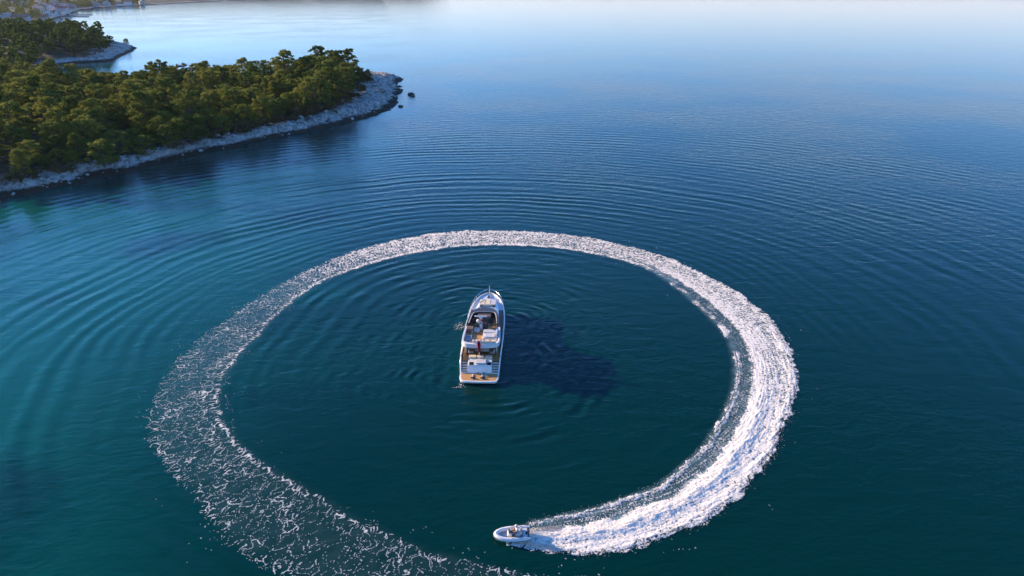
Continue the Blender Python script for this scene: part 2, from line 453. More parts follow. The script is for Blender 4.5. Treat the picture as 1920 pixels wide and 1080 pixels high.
# ------------------------------------------------------------------ coast
COAST = [(-180, 96), (-150, 112), (-128, 124), (-114, 131), (-106.4, 137.5), (-108.5, 142), (-104.5, 146), (-102.8, 149.5), (-99.3, 152.6), (-99.4, 157.6), (-96.6, 161.3), (-92.0, 165.8), (-89.8, 172.0), (-85.8, 179.6), (-82.6, 186.0), (-77.2, 193.3), (-71.3, 201.2), (-65.5, 211.0), (-61.0, 217.4), (-56.6, 225.4), (-49.7, 240.1), (-46.0, 248.7), (-44.6, 264.0), (-46.0, 282.5), (-48.1, 308.5), (-53.5, 330.6), (-52.6, 342.4), (-56.3, 350.6), (-67.5, 358), (-86, 356), (-110, 340), (-150, 318), (-180, 308), (-200, 318), (-216, 338), (-238, 366), (-253, 392), (-256, 408), (-252, 418), (-243.0, 424.0), (-240.0, 433.1), (-248.0, 455.3), (-262.5, 501.2), (-270.6, 520.4), (-283.2, 537.1), (-304.1, 557.0), (-341.9, 595.4), (-400, 640), (-480, 682), (-600, 700), (-700, 700), (-700, 96)]
COAST = np.array(COAST, float)

def sdist(px, py, poly):
    d = np.full(px.shape, 1e9); ins = np.zeros(px.shape, bool)
    n = len(poly)
    for i in range(n):
        a = poly[i]; b = poly[(i + 1) % n]
        ex, ey = b - a
        t = np.clip(((px - a[0]) * ex + (py - a[1]) * ey) / (ex * ex + ey * ey), 0, 1)
        d = np.minimum(d, np.hypot(px - a[0] - t * ex, py - a[1] - t * ey))
        if a[1] != b[1]:
            cr = ((a[1] > py) != (b[1] > py)) & (px < (b[0] - a[0]) * (py - a[1]) / (b[1] - a[1]) + a[0])
            ins ^= cr
    return np.where(ins, d, -d)

def coast_d(x, y):
    return sdist(x + 1.6 * noise2(x / 7, y / 7, 71) + 0.8 * noise2(x / 2.6, y / 2.6, 74), y + 1.6 * noise2(x / 7, y / 7, 72) + 0.8 * noise2(x / 2.6, y / 2.6, 75), COAST)

def land_z(x, y, d):
    base = np.where(d < 0, 0.45 * d, 1.9 * sstep(-0.5, 6.5, d) + 4.2 * (1 - np.exp(-np.maximum(d - 2, 0) / 40)) + sstep(0, 30, d) * 7.0 * np.exp(-((x + 320) / 70) ** 2 - ((y - 490) / 55) ** 2))
    rocky = sstep(-3, 1, d) * (1 - 0.75 * sstep(9, 20, d))
    wq = 0.8 * noise2(x / 6, y / 6, 5)
    f1, f2 = worley((x * 0.8 - y * 0.6) / 1.2 + wq, (x * 0.6 + y * 0.8) / 3.4 + wq, 81)
    ridg = 1 - np.abs(fbm(x / 2.4 + wq, y / 4.0, 4, 84)) * 3.2
    rough = 0.45 * (np.minimum(f2 - f1, 0.5) - 0.2) + 0.40 * ridg * 0.8 + 0.7 * fbm(x / 5.5, y / 5.5, 4, 82, 0.6) - 0.1
    hills = 1.1 * fbm(x / 45, y / 45, 3, 83) * sstep(6, 40, d)
    return base + rocky * rough + hills

# ------------------------------------------------------------------ sea
def axis(parts):
    out = [parts[0][0]]
    for a, b, s0, s1 in parts:
        p = a
        n = max(2, int(round((b - a) / ((s0 + s1) / 2))))
        w = np.linspace(s0, s1, n); w = np.cumsum(w) * (b - a) / w.sum()
        out += list(a + w)
    return np.array(out)

def far_axis(start, end, s0, g=1.28):
    out = []; p = start; s = s0
    while p < end:
        p += s; s *= g; out.append(min(p, end))
    return out

xs = axis([(-130, -34, 0.50, 0.34), (-34, 30, 0.22, 0.22), (30, 130, 0.34, 0.50)])
xr = far_axis(130, 5400, 0.7)
xs = np.concatenate([[-v for v in reversed(xr)], xs, xr])
yv = axis([(34, 62, 0.24, 0.24), (62, 104, 0.20, 0.22), (104, 170, 0.30, 0.45), (170, 300, 0.5, 1.0)])
ya = far_axis(-34, 600, 0.6)
yv = np.concatenate([[-v for v in reversed(ya)], yv, far_axis(300, 6200, 1.4)])
X, Y = np.meshgrid(xs, yv, indexing='ij')
Xf, Yf = X.ravel(), Y.ravel()
near = (np.abs(Xf) < 129) & (Yf > 30) & (Yf < 300)
Z = np.zeros_like(Xf)
edge = (1 - sstep(105, 129, np.abs(Xf[near]))) * (1 - sstep(230, 300, Yf[near]))
Z[near] = wave_height(Xf[near], Yf[near]) * edge
me = np_mesh('water', np.stack([Xf, Yf, Z], 1), grid_faces(len(xs), len(yv)))
cd = np.full(Xf.shape, -999.0)
nc = (Xf < 0) & (Xf > -200) & (Yf > 80) & (Yf < 420)
cd[nc] = sdist(Xf[nc], Yf[nc], COAST)
shal = np.zeros_like(Xf)
big = (np.abs(Xf) < 400) & (Yf > -100) & (Yf < 600)
xb, yb = Xf[big], Yf[big]
west = 1 - sstep(-75, -8, xb + 14 * fbm(xb / 40, yb / 40, 2, 91) + 0.12 * (yb - 80))
grass = sstep(-0.05, 0.25, fbm(xb / 34, yb / 22, 3, 92))
shal[big] = np.clip(west * (0.95 - 0.70 * grass) * (1 - 0.55 * sstep(112, 160, yb)) + 0.10, 0, 1)
shore = np.exp(np.minimum(cd, 0) / 3.0)
fattr(me, 'shallow', np.clip(shal + 0.12 * shore, 0, 1))
rr, aa = polar(Xf, Yf)
am = np.where(aa < 5.5, aa + 360, aa)
ro, ri = r_out(am), r_in(am)
tt = (rr - ri) / np.maximum(ro - ri, 0.1)
aer_age = np.interp(am, [5, 8, 60, 110, 190, 250, 300, 360, 372], [0.6, 1.0, 0.95, 0.55, 0.30, 0.16, 0.09, 0.05, 0])
aer = aer_age * sstep(-0.08, 0.12, tt) * (1 - sstep(0.82, 0.98, tt))
nearb = near & (rr < 50)
aer *= 1 - 0.6 * sstep(0.06, 0.12, tt) * (1 - sstep(0.26, 0.34, tt)) * (am < 120)
aer[~nearb] = 0
aer[nearb] *= np.clip(0.8 + 0.9 * fbm(Xf[nearb] / 1.2, Yf[nearb] / 1.2, 3, 95), 0, 1.4)
fattr(me, 'aerated', np.clip(aer, 0, 1))
water = link('water', me, M_WATER, None, True)
tag(water, kind='structure')

ZG = Z.reshape(len(xs), len(yv))
def sea_z(x, y):
    i = np.clip(np.searchsorted(xs, x) - 1, 0, len(xs) - 2); j = np.clip(np.searchsorted(yv, y) - 1, 0, len(yv) - 2)
    u = (x - xs[i]) / (xs[i + 1] - xs[i]); v = (y - yv[j]) / (yv[j + 1] - yv[j])
    return (ZG[i, j] * (1 - u) + ZG[i + 1, j] * u) * (1 - v) + (ZG[i, j + 1] * (1 - u) + ZG[i + 1, j + 1] * u) * v

# ------------------------------------------------------------------ foam of the circular wake
def build_foam():
    step = 0.058
    a_ax = np.arange(4.0, 374.0, math.degrees(step / 37.0))
    r_ax = np.arange(26.5, 47.0, step)
    A, RR = np.meshgrid(a_ax, r_ax, indexing='ij')
    ro, ri = r_out(A), r_in(A)
    use = (RR > ri - 3.0) & (RR < ro + 3.2)
    ii, jj = np.nonzero(use)
    a, r, ro, ri = A[use], RR[use], ro[use], ri[use]
    s = np.radians(a) * 37.0
    # ragged edges
    ed = 0.45 * noise2(s / 2.3, r / 3, 101) + 0.25 * noise2(s / 0.8, r / 1.5, 102) + 0.12 * noise2(s / 0.3, r / 0.5, 103)
    scal = (0.25 - 0.5 * np.abs((s / 1.35 + 0.8 * noise2(s / 5, r * 0, 104)) % 1 - 0.5) * 2) * sstep(20, 45, a)
    w = ro - ri
    ti = (r - ri + ed * 0.8)             # metres from the inner edge
    to = (ro - r + ed * 0.8 + 0.4 * scal)  # metres from the outer edge
    t = np.clip(ti / np.maximum(w, 0.3), -1, 2)
    ang = np.radians(a - 90)
    x = CX + r * np.cos(ang); y = CY + r * np.sin(ang)
    # lacing field: cells drawn out across the band
    wx = 0.35 * noise2(s / 0.9, r / 0.9, 111); wy = 0.5 * noise2(s / 1.1, r / 1.1, 112)
    old = sstep(190, 280, a)
    sk = s + 0.45 * (r - 36) * (1 - old) * 0.8          # streaks lean back from the track
    def lace(sc_s, sc_r, seed, sel, sh=None, k=1.0):
        out = np.zeros(s.shape)
        u = sk if sh is None else sh
        f1, f2 = worley((u[sel] + k * wx[sel]) / sc_s, (r[sel] + k * wy[sel]) / sc_r, seed)
        out[sel] = f2 - f1
        return out
    along = fbm(s / 4.5, r / 0.20, 3, 118)       # fine stripes along the track (the slick channel)
    isnew, isold = old < 0.999, old > 0.001
    yng = a < 150
    lace1 = lace(0.50, 1.15, 113, s > -1)
    lace2 = lace(0.24, 0.48, 114, s > -1)
    lace0 = lace(1.0, 2.1, 115, isold, s, 1.5)
    lace3 = lace(0.13, 0.27, 127, yng, None, 0.5)
    fl = fbm(s / 1.6, r / 2.4, 3, 116)
    fine = noise2(s / 0.16, r / 0.16, 117)
    young = 1 - sstep(60, 150, a)
    field_new = (0.55 - 0.35 * young) * lace1 + (0.50 - 0.1 * young) * lace2 + 0.28 * young * lace3 + (0.26 - 0.12 * young) * fl + 0.07 * fine + 0.60 * young * along
    field_old = np.minimum(lace0 * 1.25, lace1 * 0.75 + 0.035) + 0.10 * lace2 + 0.11 * fl + 0.045 * fine
    u_new = np.ones(s.shape); u_old = np.ones(s.shape)
    u_new[isnew] = rank01(field_new[isnew]); u_old[isold] = rank01(field_old[isold])
    U = u_new * (1 - old) + u_old * old
    # coverage over the band, by age
    cA = np.where(t < 0.10, 0.80, 0.0)
    chan = sstep(0.08, 0.13, t) * (1 - sstep(0.26, 0.34, t))
    chA = np.clip(0.30 + 1.3 * along, 0.0, 0.9)
    crest = sstep(0.26, 0.36, t)
    cov_a = np.where(t < 0.10, 0.62, 0.0) * (1 - chan) + chan * chA
    cov_a = np.maximum(cov_a, crest * (0.985 - 0.09 * sstep(0.54, 0.64, t)))
    chb = np.clip(0.16 + 0.5 * along, 0, 0.5)
    gaps = sstep(-0.15, 0.25, noise2(s / 6.5, r * 0, 119) + 0.5 * noise2(s / 2.1, r / 2.5, 129)) * np.clip(0.75 + noise2(s / 13, r * 0, 130), 0.2, 1.2)
    inner_b = 0.72 * gaps * (t < 0.13)
    cov_b = np.maximum(inner_b * (1 - sstep(0.09, 0.15, t)), chb * (t >= 0.10) * (t < 0.30))
    cov_b = np.maximum(cov_b, sstep(0.22, 0.31, t) * (0.76 + 0.16 * np.exp(-((t - 0.38) / 0.1) ** 2) + 0.16 * sstep(0.86, 0.95, t) - 0.16 * np.exp(-((t - 0.74) / 0.09) ** 2)))
    cov_c = 0.60 + 0.25 * np.exp(-((t - 0.08) / 0.06) ** 2) + 0.16 * sstep(0.72, 0.95, t) - 0.18 * np.exp(-((t - 0.2) / 0.07) ** 2)
    line = np.exp(-((ti - 0.55 - 0.5 * noise2(s / 2.2, r * 0, 121) - 0.18 * noise2(s / 0.6, r * 0, 126)) / 0.22) ** 2)
    line2 = np.exp(-((ti - 1.7 - 0.9 * noise2(s / 3.1, r * 0, 122)) / 0.22) ** 2)
    rim = np.exp(-((to - 0.45 - 0.4 * noise2(s / 1.6, r * 0, 123)) / 0.35) ** 2)
    cov_d = 0.135 * np.clip(1 + 1.0 * fl + 0.9 * noise2(s / 4.5, r / 3.0, 128), 0.2, 2.0) + 0.38 * line + 0.10 * line2 + 0.12 * rim
    kab = sstep(52, 82, a); kbc = sstep(118, 150, a); kcd = sstep(195, 262, a)
    cov = cov_a * (1 - kab) + cov_b * kab
    cov = cov * (1 - kbc) + cov_c * kbc
    cov = cov * (1 - kcd) + cov_d * kcd
    cov *= 1 - 0.42 * sstep(300, 350, a)
    cov *= 1 - sstep(352, 374, a) * 0.75
    soft = 0.15 + 1.3 * old
    inside = sstep(-0.05, 0.10 + 0.2 * old, ti) * ((0.62 - 0.25 * old) * (to > -0.05) + (0.38 + 0.25 * old) * sstep(0.0, 0.7 + 0.3 * old, to))
    cov = cov * inside
    # stray bubbles beyond both edges
    sp_n = sstep(0.05, 0.45, fbm(s / 3.5, r / 1.5, 3, 124))
    spk = (0.06 * sp_n) * np.exp(-np.maximum(-ti, 0) / 0.9) * (ti < 0.1) * sstep(80, 130, a)
    spo = (0.028 * sp_n) * np.exp(-np.maximum(-to, 0) / 1.3) * (to < 0.1)
    loose = np.where((_hash(np.floor(s / 0.08), np.floor(r / 0.08), 125) < spk + spo), 1.0, 0.0)
    mask = (U < cov) | ((loose > 0) & (inside < 0.5))
    # relief: the thrown-up crest behind the tender, then churn that settles with age
    fresh = 1 - sstep(25, 170, a)
    start = sstep(5, 14, a)
    ridge = 0.11 * np.exp(-((t - 0.52) / 0.11) ** 2) * (1 - sstep(45, 85, a)) * start
    ridge += 0.03 * np.exp(-((t - 0.05) / 0.05) ** 2) * (1 - sstep(60, 110, a)) * start
    ridge += 0.05 * np.exp(-((t - 0.90) / 0.08) ** 2) * (1 - sstep(60, 120, a)) * start
    lump = fbm(s / 1.3, r / 0.42, 3, 131)
    z = sea_z(x, y) + 0.022 + ridge * (1 + 0.4 * lump) + np.maximum(0, lump + 0.35) * (0.012 + 0.022 * fresh * crest) + 0.006 * fresh * fine
    z += 0.03 * np.clip(cov - U, 0, 1)
    thick = np.clip(0.14 + 1.0 * (cov - U) + 0.28 * (1 - old) + 0.25 * fl * young + 0.9 * along * young - 0.16 * sstep(0.58, 0.70, t) * young, 0, 1)
    thick = np.where(chan * (1 - kbc) > 0.5, thick * 0.55, thick)
    # assemble the kept cells
    idx = np.full(A.shape, -1, np.int64); idx[ii, jj] = np.arange(len(ii))
    ok = mask & (ii < A.shape[0] - 1) & (jj < A.shape[1] - 1)
    i0, j0 = ii[ok], jj[ok]
    q = np.stack([idx[i0, j0], idx[i0 + 1, j0], idx[i0 + 1, j0 + 1], idx[i0, j0 + 1]], 1)
    q = q[(q >= 0).all(1)]
    usedv, inv = np.unique(q, return_inverse=True)
    q = inv.reshape(q.shape)
    v = np.stack([x, y, z], 1)[usedv]
    jit = 0.35 * step
    v[:, 0] += rng.uniform(-jit, jit, len(v)); v[:, 1] += rng.uniform(-jit, jit, len(v))
    me = np_mesh('wake_foam', v, q[:, ::-1])
    fattr(me, 'thick', thick[usedv])
    nz = me.polygons[0].normal.z
    if nz < 0: me.flip_normals()
    o = link('wake_foam', me, M_FOAM, None, True)
    tag(o, 'white circular trail of foam left on the water round the yacht', 'foam', kind='stuff')
    print('foam quads', len(q))
build_foam()

# ------------------------------------------------------------------ headland
def land_mesh():
    gx = np.concatenate([np.arange(-520, -300, 6.0), np.arange(-300, -130, 2.2), np.arange(-130, -38, 0.8)])
    gy = np.concatenate([np.arange(96, 130, 2.5), np.arange(130, 270, 0.85), np.arange(270, 370, 1.2), np.arange(370, 470, 2.0), np.arange(470, 705, 3.5)])
    X, Y = np.meshgrid(gx, gy, indexing='ij')
    x, y = X.ravel(), Y.ravel()
    d = coast_d(x, y)
    z = land_z(x, y, d)
    me_v = np.stack([x, y, z], 1)
    f = grid_faces(len(gx), len(gy))
    keep = (d[f] > -4).any(1)
    f = f[keep]
    used, inv = np.unique(f, return_inverse=True)
    me = np_mesh('headland', me_v[used], inv.reshape(f.shape))
    dd = d[used] + 5 * fbm(x[used] / 9, y[used] / 9, 3, 85) + 2.5 * fbm(x[used] / 2.5, y[used] / 2.5, 2, 86)
    tip = np.maximum(sstep(215, 300, y[used]) * sstep(-75, -55, x[used]), sstep(425, 440, y[used]) * sstep(-305, -280, x[used]) * 0.35)
    rock = (1 - sstep(5 + 14 * tip, 9 + 20 * tip, dd)) * (1 - 0.8 * sstep(0.12, 0.38, fbm(x[used] / 5, y[used] / 5, 3, 87)) * sstep(2.5, 5, d[used]))
    fattr(me, 'rock', rock)
    o = link('headland', me, M_LAND, None, False)
    tag(o, kind='structure')
    return o
headland = land_mesh()

def zland(x, y):
    xa, ya = np.array([float(x)]), np.array([float(y)])
    d = coast_d(xa, ya)
    return float(land_z(xa, ya, d)[0]), float(d[0])

# broken stones strewn over the shore
def stone_mesh(seed):
    r = np.random.default_rng(seed)
    bm = bmesh.new(); bmesh.ops.create_icosphere(bm, subdivisions=1, radius=1)
    for v in bm.verts:
        v.co *= r.uniform(0.65, 1.25)
    v = np.array([p.co[:] for p in bm.verts]); f = np.array([[q.index for q in g.verts] for g in bm.faces])
    bm.free(); return v, f

def scatter_stones(name, pts, sizes, mat, label, seed=3):
    r = np.random.default_rng(seed)
    base = [stone_mesh(i + 40) for i in range(6)]
    V = []; F = []; o = 0
    for (x, y, z), s in zip(pts, sizes):
        v, f = base[r.integers(6)]
        t = r.uniform(0, 6.28); c, sn = math.cos(t), math.sin(t)
        sc = s * np.array([r.uniform(0.8, 1.5), r.uniform(0.7, 1.1), r.uniform(0.45, 0.8)])
        w = v * sc
        w = np.stack([w[:, 0] * c - w[:, 1] * sn, w[:, 0] * sn + w[:, 1] * c, w[:, 2]], 1) + np.array([x, y, z])
        V.append(w); F.append(f + o); o += len(v)
    me = np_mesh(name, np.concatenate(V), np.concatenate(F))
    ob = link(name, me, mat)
    tag(ob, label, 'rocks', kind='stuff')
    return ob

r_ = np.random.default_rng(5)
segs = COAST[4:30]
P = []; S = []
for _ in range(700):
    k = r_.integers(len(segs) - 1); t = r_.random()
    p = segs[k] * (1 - t) + segs[k + 1] * t
    nrm = np.array([-(segs[k + 1] - segs[k])[1], (segs[k + 1] - segs[k])[0]]); nrm /= np.linalg.norm(nrm) + 1e-9
    w = r_.uniform(-1.5, 9) if k < 17 else r_.uniform(-1.5, 14)
    q = p + nrm * w
    P.append(q); S.append(r_.choice([0.22, 0.35, 0.5, 0.8], p=[.45, .35, .15, .05]) * r_.uniform(0.7, 1.2))
P = np.array(P); S = np.array(S)
D = coast_d(P[:, 0], P[:, 1]); Zs = land_z(P[:, 0], P[:, 1], D)
ok = (D > 1.2) & (D < 16)
scatter_stones('shore_rocks', np.stack([P[ok, 0], P[ok, 1], Zs[ok] + 0.1 * S[ok]], 1), S[ok], M_ROCK, 'pale broken limestone along the waterline of the headland')

# ------------------------------------------------------------------ pines
def make_crown(seed, H, Rr, base, n_lobe, puffs, leaves, leaf, dense=1.0):
    r = np.random.default_rng(seed)
    lobes = [(0, 0, H - 0.30 * Rr, 0.42 * Rr)]
    z0 = base + 0.22 * (H - base)
    for i in range(n_lobe):
        a = 2.39996 * i + r.uniform(-0.4, 0.4)
        k = (i + 0.5) / n_lobe
        zz = base + 0.3 + (H - base - 0.3) * (0.90 - 0.86 * k) + r.uniform(-0.3, 0.3)
        env = math.sqrt(max(0.05, 1 - ((zz - z0) / (H - z0)) ** 2)) if zz > z0 else 1.0
        rad = Rr * env * r.uniform(0.40, 0.74)
        lobes.append((rad * math.cos(a), rad * math.sin(a), zz, Rr * r.uniform(0.26, 0.42)))
    C = []; RAD = []
    for lx, ly, lz, lr in lobes:
        for _ in range(puffs):
            u = r.normal(size=3); u[2] = u[2] * 0.75 + 0.25; u /= np.linalg.norm(u)
            k = r.uniform(0.45, 1.0)
            C.append((lx + u[0] * lr * k, ly + u[1] * lr * k, lz + u[2] * lr * k * 0.72)); RAD.append(lr * r.uniform(0.32, 0.52))
    C = np.array(C); RAD = np.array(RAD)
    n = len(C) * leaves
    ci = np.repeat(np.arange(len(C)), leaves)
    u = r.normal(size=(n, 3)); u /= np.linalg.norm(u, axis=1)[:, None]
    u[:, 2] = np.where(u[:, 2] < -0.3, -u[:, 2], u[:, 2])
    p = C[ci] + u * (RAD[ci] * r.uniform(0.55, 1.05, n))[:, None] * np.array([1, 1, 0.8])
    nn = u + 0.38 * r.normal(size=(n, 3)); nn /= np.linalg.norm(nn, axis=1)[:, None]
    ref = r.normal(size=(n, 3)); t1 = np.cross(nn, ref); t1 /= np.linalg.norm(t1, axis=1)[:, None]; t2 = np.cross(nn, t1)
    sz = leaf * r.uniform(0.6, 1.3, n)[:, None]
    a = p + t1 * sz; b = p + t2 * sz * 0.55; c = p - t1 * sz * 0.9; d = p - t2 * sz * 0.55
    V = np.stack([a, b, c, d], 1).reshape(-1, 3)
    F = np.arange(4 * n).reshape(n, 4)
    return V, F, lobes

def make_trunk(seed, H, lobes, base):
    r = np.random.default_rng(seed)
    mb = MB()
    lean = (r.uniform(-0.5, 0.5), r.uniform(-0.5, 0.5))
    pts = [(lean[0] * k * k, lean[1] * k * k, -1.2 + (H * 0.86 + 1.2) * k) for k in np.linspace(0, 1, 6)]
    mb.tube(pts, [0.26, 0.22, 0.19, 0.15, 0.10, 0.05], 7)
    for lx, ly, lz, lr in lobes[1:]:
        z0 = max(base * 0.55, lz - math.hypot(lx, ly) * 0.8 - 0.6)
        k = (z0 + 1.2) / (H * 0.86 + 1.2)
        mb.tube([(lean[0] * k * k, lean[1] * k * k, z0), (lx * 0.5, ly * 0.5, z0 + (lz - z0) * 0.62), (lx, ly, lz)], [0.09, 0.07, 0.03], 5)
    return mb

VARS = []
SPEC = [(9.0, 4.0, 1.0, 17), (9.8, 3.8, 1.2, 18), (8.2, 4.4, 0.8, 17), (10.6, 3.7, 1.0, 20), (7.4, 3.8, 0.6, 15), (8.8, 4.6, 1.0, 18), (5.6, 3.3, 0.2, 12)]
for i, (H, Rr, bz, nl) in enumerate(SPEC):
    V, F, lobes = make_crown(200 + i, H, Rr, bz, nl, 7, 38, 0.25)
    cm = np_mesh('crown', V, F); cm.materials.append(M_PINE)
    tmb = make_trunk(300 + i, H, lobes, bz)
    tm = bpy.data.meshes.new('trunk'); tm.from_pydata(tmb.v, [], tmb.f); tm.materials.append(M_BARK)
    Vl, Fl, _ = make_crown(200 + i, H, Rr, bz, nl, 3, 26, 0.55)
    VARS.append((H, Rr, cm, tm, Vl, Fl))

TREELINE = np.array([(-200, 118), (-150, 133), (-122, 145), (-111.4, 147), (-104.5, 155), (-98.6, 162.2), (-95.5, 169.4), (-89.5, 180.2), (-83.2, 195.7), (-73.5, 218.0), (-64.2, 234.7), (-60.5, 251.4), (-60.9, 285.8), (-67.0, 322), (-72, 334), (-84, 340), (-110, 326), (-150, 304), (-182, 296), (-206, 308), (-224, 334), (-245, 364), (-259, 390), (-270, 404), (-276, 424), (-266, 432), (-254, 438), (-260, 460), (-276, 498), (-283, 513), (-297, 530), (-350, 590), (-420, 640), (-600, 680), (-600, 118)], float)
CLEAR = [(-273, 390, 4), (-296, 424, 9), (-312, 432, 12), (-335, 445, 13), (-282, 405, 7)]
HOUSE_SPOT = (-276.0, 400.0)

def plant_points():
    r = np.random.default_rng(21)
    cand = np.stack([r.uniform(-420, -56, 9000), r.uniform(130, 640, 9000)], 1)
    cand = np.concatenate([cand, np.stack([r.uniform(-150, -56, 6000), r.uniform(138, 270, 6000)], 1)])
    dt = sdist(cand[:, 0], cand[:, 1], TREELINE)
    grid = {}
    keep = []
    for (x, y), d in zip(cand, dt):
        if d < 0.5: continue
        depth = y * 0.9135 + 17.1
        u = 960 + 1280 * x / depth
        if u < -75: continue
        if any(math.hypot(x - cx, y - cy) < cr for cx, cy, cr in CLEAR): continue
        # the scrubby opening along the ridge
        if (x + 105) ** 2 / 26 ** 2 + (y - 280) ** 2 / 34 ** 2 < 1 and r.random() < 0.55: continue
        sp = (5.6 if y < 260 else (6.0 if y < 400 else 6.8)) * (1.03 + 0.5 * float(noise2(np.array([x / 19]), np.array([y / 19]), 300)[0]))
        gi, gj = int(x // 11), int(y // 11)
        if all((x - a) ** 2 + (y - b) ** 2 > sp * sp for i in (-1, 0, 1) for j in (-1, 0, 1) for a, b in grid.get((gi + i, gj + j), ())):
            keep.append((x, y)); grid.setdefault((gi, gj), []).append((x, y))
    return keep
pts = plant_points()
xy = np.array(pts)
D = coast_d(xy[:, 0], xy[:, 1]); Zp = land_z(xy[:, 0], xy[:, 1], D)
depth = xy[:, 1] * 0.9135 + 17.1
px = 960 + 1280 * xy[:, 0] / depth
order = np.argsort(depth + np.where(px < 0, 150, 0) + np.where((xy[:, 1] > 340) & (xy[:, 1] < 400), 60, 0))
r_ = np.random.default_rng(31)
stuffV = []; stuffF = []; off = 0; n_ind = 0
dT = sdist(xy[:, 0], xy[:, 1], TREELINE)
for rank, k in enumerate(order):
    x, y = xy[k]; z = Zp[k] - 0.2
    vi = int(r_.integers(len(VARS)))
    s = r_.uniform(0.66, 0.92) * (1.14 + 0.6 * float(noise2(np.array([x / 19]), np.array([y / 19]), 300)[0]))
    if dT[k] < 5 and r_.random() < 0.5: vi = 6; s *= 0.95
    if x > -92 and 238 < y < 330: s *= 1.18; vi = int(r_.choice([1, 3, 5, 0]))      # the tall stand at the point
    rot = r_.uniform(0, 6.28)
    H, Rr, cm, tm, Vl, Fl = VARS[vi]
    if n_ind < 290:
        t = empty('pine_tree', (x, y, z), (0, 0, rot)); t.scale = (s * r_.uniform(0.98, 1.16), s * r_.uniform(0.98, 1.16), s * 0.94)
        for nm, m in (('crown', cm), ('trunk', tm)):
            c = bpy.data.objects.new(nm, m); COL.objects.link(c); c.parent = t
        if x > -92 and 238 < y < 330:
            lab = 'tall pine in the sunlit stand behind the rocks at the headland point'
        elif dT[k] < 6:
            lab = 'shaded pine in the front row above the pale rocky shore'
        elif y < 215:
            lab = 'green pine inside the wood on the near left of the headland'
        elif y < 360:
            lab = 'green pine inside the wood along the middle of the headland'
        else:
            lab = 'pine in the wood on the farther point behind the headland'
        tag(t, lab, 'tree', 'pines of the headland wood')
        n_ind += 1
    else:
        c, sn = math.cos(rot), math.sin(rot)
        w = Vl * s
        stuffV.append(np.stack([w[:, 0] * c - w[:, 1] * sn + x, w[:, 0] * sn + w[:, 1] * c + y, w[:, 2] + z], 1)); stuffF.append(Fl + off); off += len(Vl)
def nth(k):
    return f"{k}{'th' if 10 <= k % 100 <= 20 else {1: 'st', 2: 'nd', 3: 'rd'}.get(k % 10, 'th')}"
for key, txt in (('shaded pine in the front row', 'pine from the left in the shaded front row above the pale shore rocks'), ('tall pine in the sunlit stand', 'pine from the left in the tall stand at the headland point')):
    row = [o for o in bpy.data.objects if o.name.startswith('pine_tree') and str(o.get('label', '')).startswith(key)]
    row.sort(key=lambda o: o.location.x / (o.location.y * 0.9135 + 17.1))
    for k, o in enumerate(row):
        o['label'] = f'{nth(k + 1)} {txt}'
print('trees', len(order), 'individual', n_ind)
me = np_mesh('far_pine_wood', np.concatenate(stuffV), np.concatenate(stuffF))
tag(link('far_pine_wood', me, M_PINE), 'mass of dark pines on the farther wooded point', 'wood', kind='stuff')

# scrub under and between the pines
SHR = []
for i in range(4):
    V, F, _ = make_crown(500 + i, 2.1, 1.7, 0.3, 5, 4, 34, 0.20)
    m = np_mesh('shrub', V, F); m.materials.append(M_SCRUB); SHR.append(m)
V, F, _ = make_crown(520, 7.0, 3.2, 2.2, 9, 6, 30, 0.16)
bare_me = np_mesh('crown', V, F); bare_me.materials.append(M_BARE)
n = 0
allp = xy
tries = 0
while n < 230 and tries < 6000:
    tries += 1
    m = r_.random()
    if m < 0.38:
        x, y = -105 + r_.normal() * 18, 290 + r_.normal() * 28; zone = 'ridge'
    elif m < 0.87:
        kk = r_.integers(3, 14); t = r_.random(); p = TREELINE[kk] * (1 - t) + TREELINE[kk + 1] * t
        x, y = p[0] + r_.normal() * 1.4 + 1.2, p[1] + r_.normal() * 1.8 - 0.4; zone = 'edge'
    else:
        x, y = -275 + r_.normal() * 25, 430 + r_.normal() * 14; zone = 'clearing'
    zz, d = zland(x, y)
    if d < 4: continue
    if (x - HOUSE_SPOT[0]) ** 2 + (y - HOUSE_SPOT[1]) ** 2 < 60: continue
    if np.min((allp[:, 0] - x) ** 2 + (allp[:, 1] - y) ** 2) < 2.2: continue
    s = r_.uniform(0.7, 1.5)
    o = bpy.data.objects.new('shrub', SHR[r_.integers(4)]); COL.objects.link(o)
    o.location = (x, y, zz - 0.1); o.rotation_euler = (0, 0, r_.uniform(0, 6.28)); o.scale = (s, s, s * r_.uniform(0.8, 1.1))
    tag(o, {'ridge': 'low brownish scrub bush in the opening along the headland ridge', 'edge': 'low olive bush where the pines meet the pale rocks', 'clearing': 'low dry bush in the clearing near the small white house'}[zone], 'bush', 'scrub bushes on the headland')
    n += 1
for i, (x, y, s) in enumerate([(-131, 283, 1.25), (-118, 268, 0.9), (-150, 330, 0.95)]):
    zz, d = zland(x, y)
    t = empty('bare_tree', (x, y, zz), (0, 0, i * 2.0)); t.scale = (s, s, s)
    for nm, m in (('crown', bare_me), ('trunk', VARS[6][3])):
        c = bpy.data.objects.new(nm, m); COL.objects.link(c); c.parent = t
    tag(t, ['reddish brown leafless tree on the wood skyline near its middle', 'brownish leafless tree among pines toward the headland point', 'brownish leafless tree deep in the middle of the wood'][i], 'tree')

zz, d = zland(-281.0, 527.0)
t = empty('pine_tree', (-281.0, 527.0, zz), (0, 0, 1.0)); t.scale = (0.75, 0.75, 0.75)
for nm, m in (('crown', VARS[6][2]), ('trunk', VARS[6][3])):
    c = bpy.data.objects.new(nm, m); COL.objects.link(c); c.parent = t
tag(t, 'small low pine standing alone on the bare tip of the farther point', 'tree')

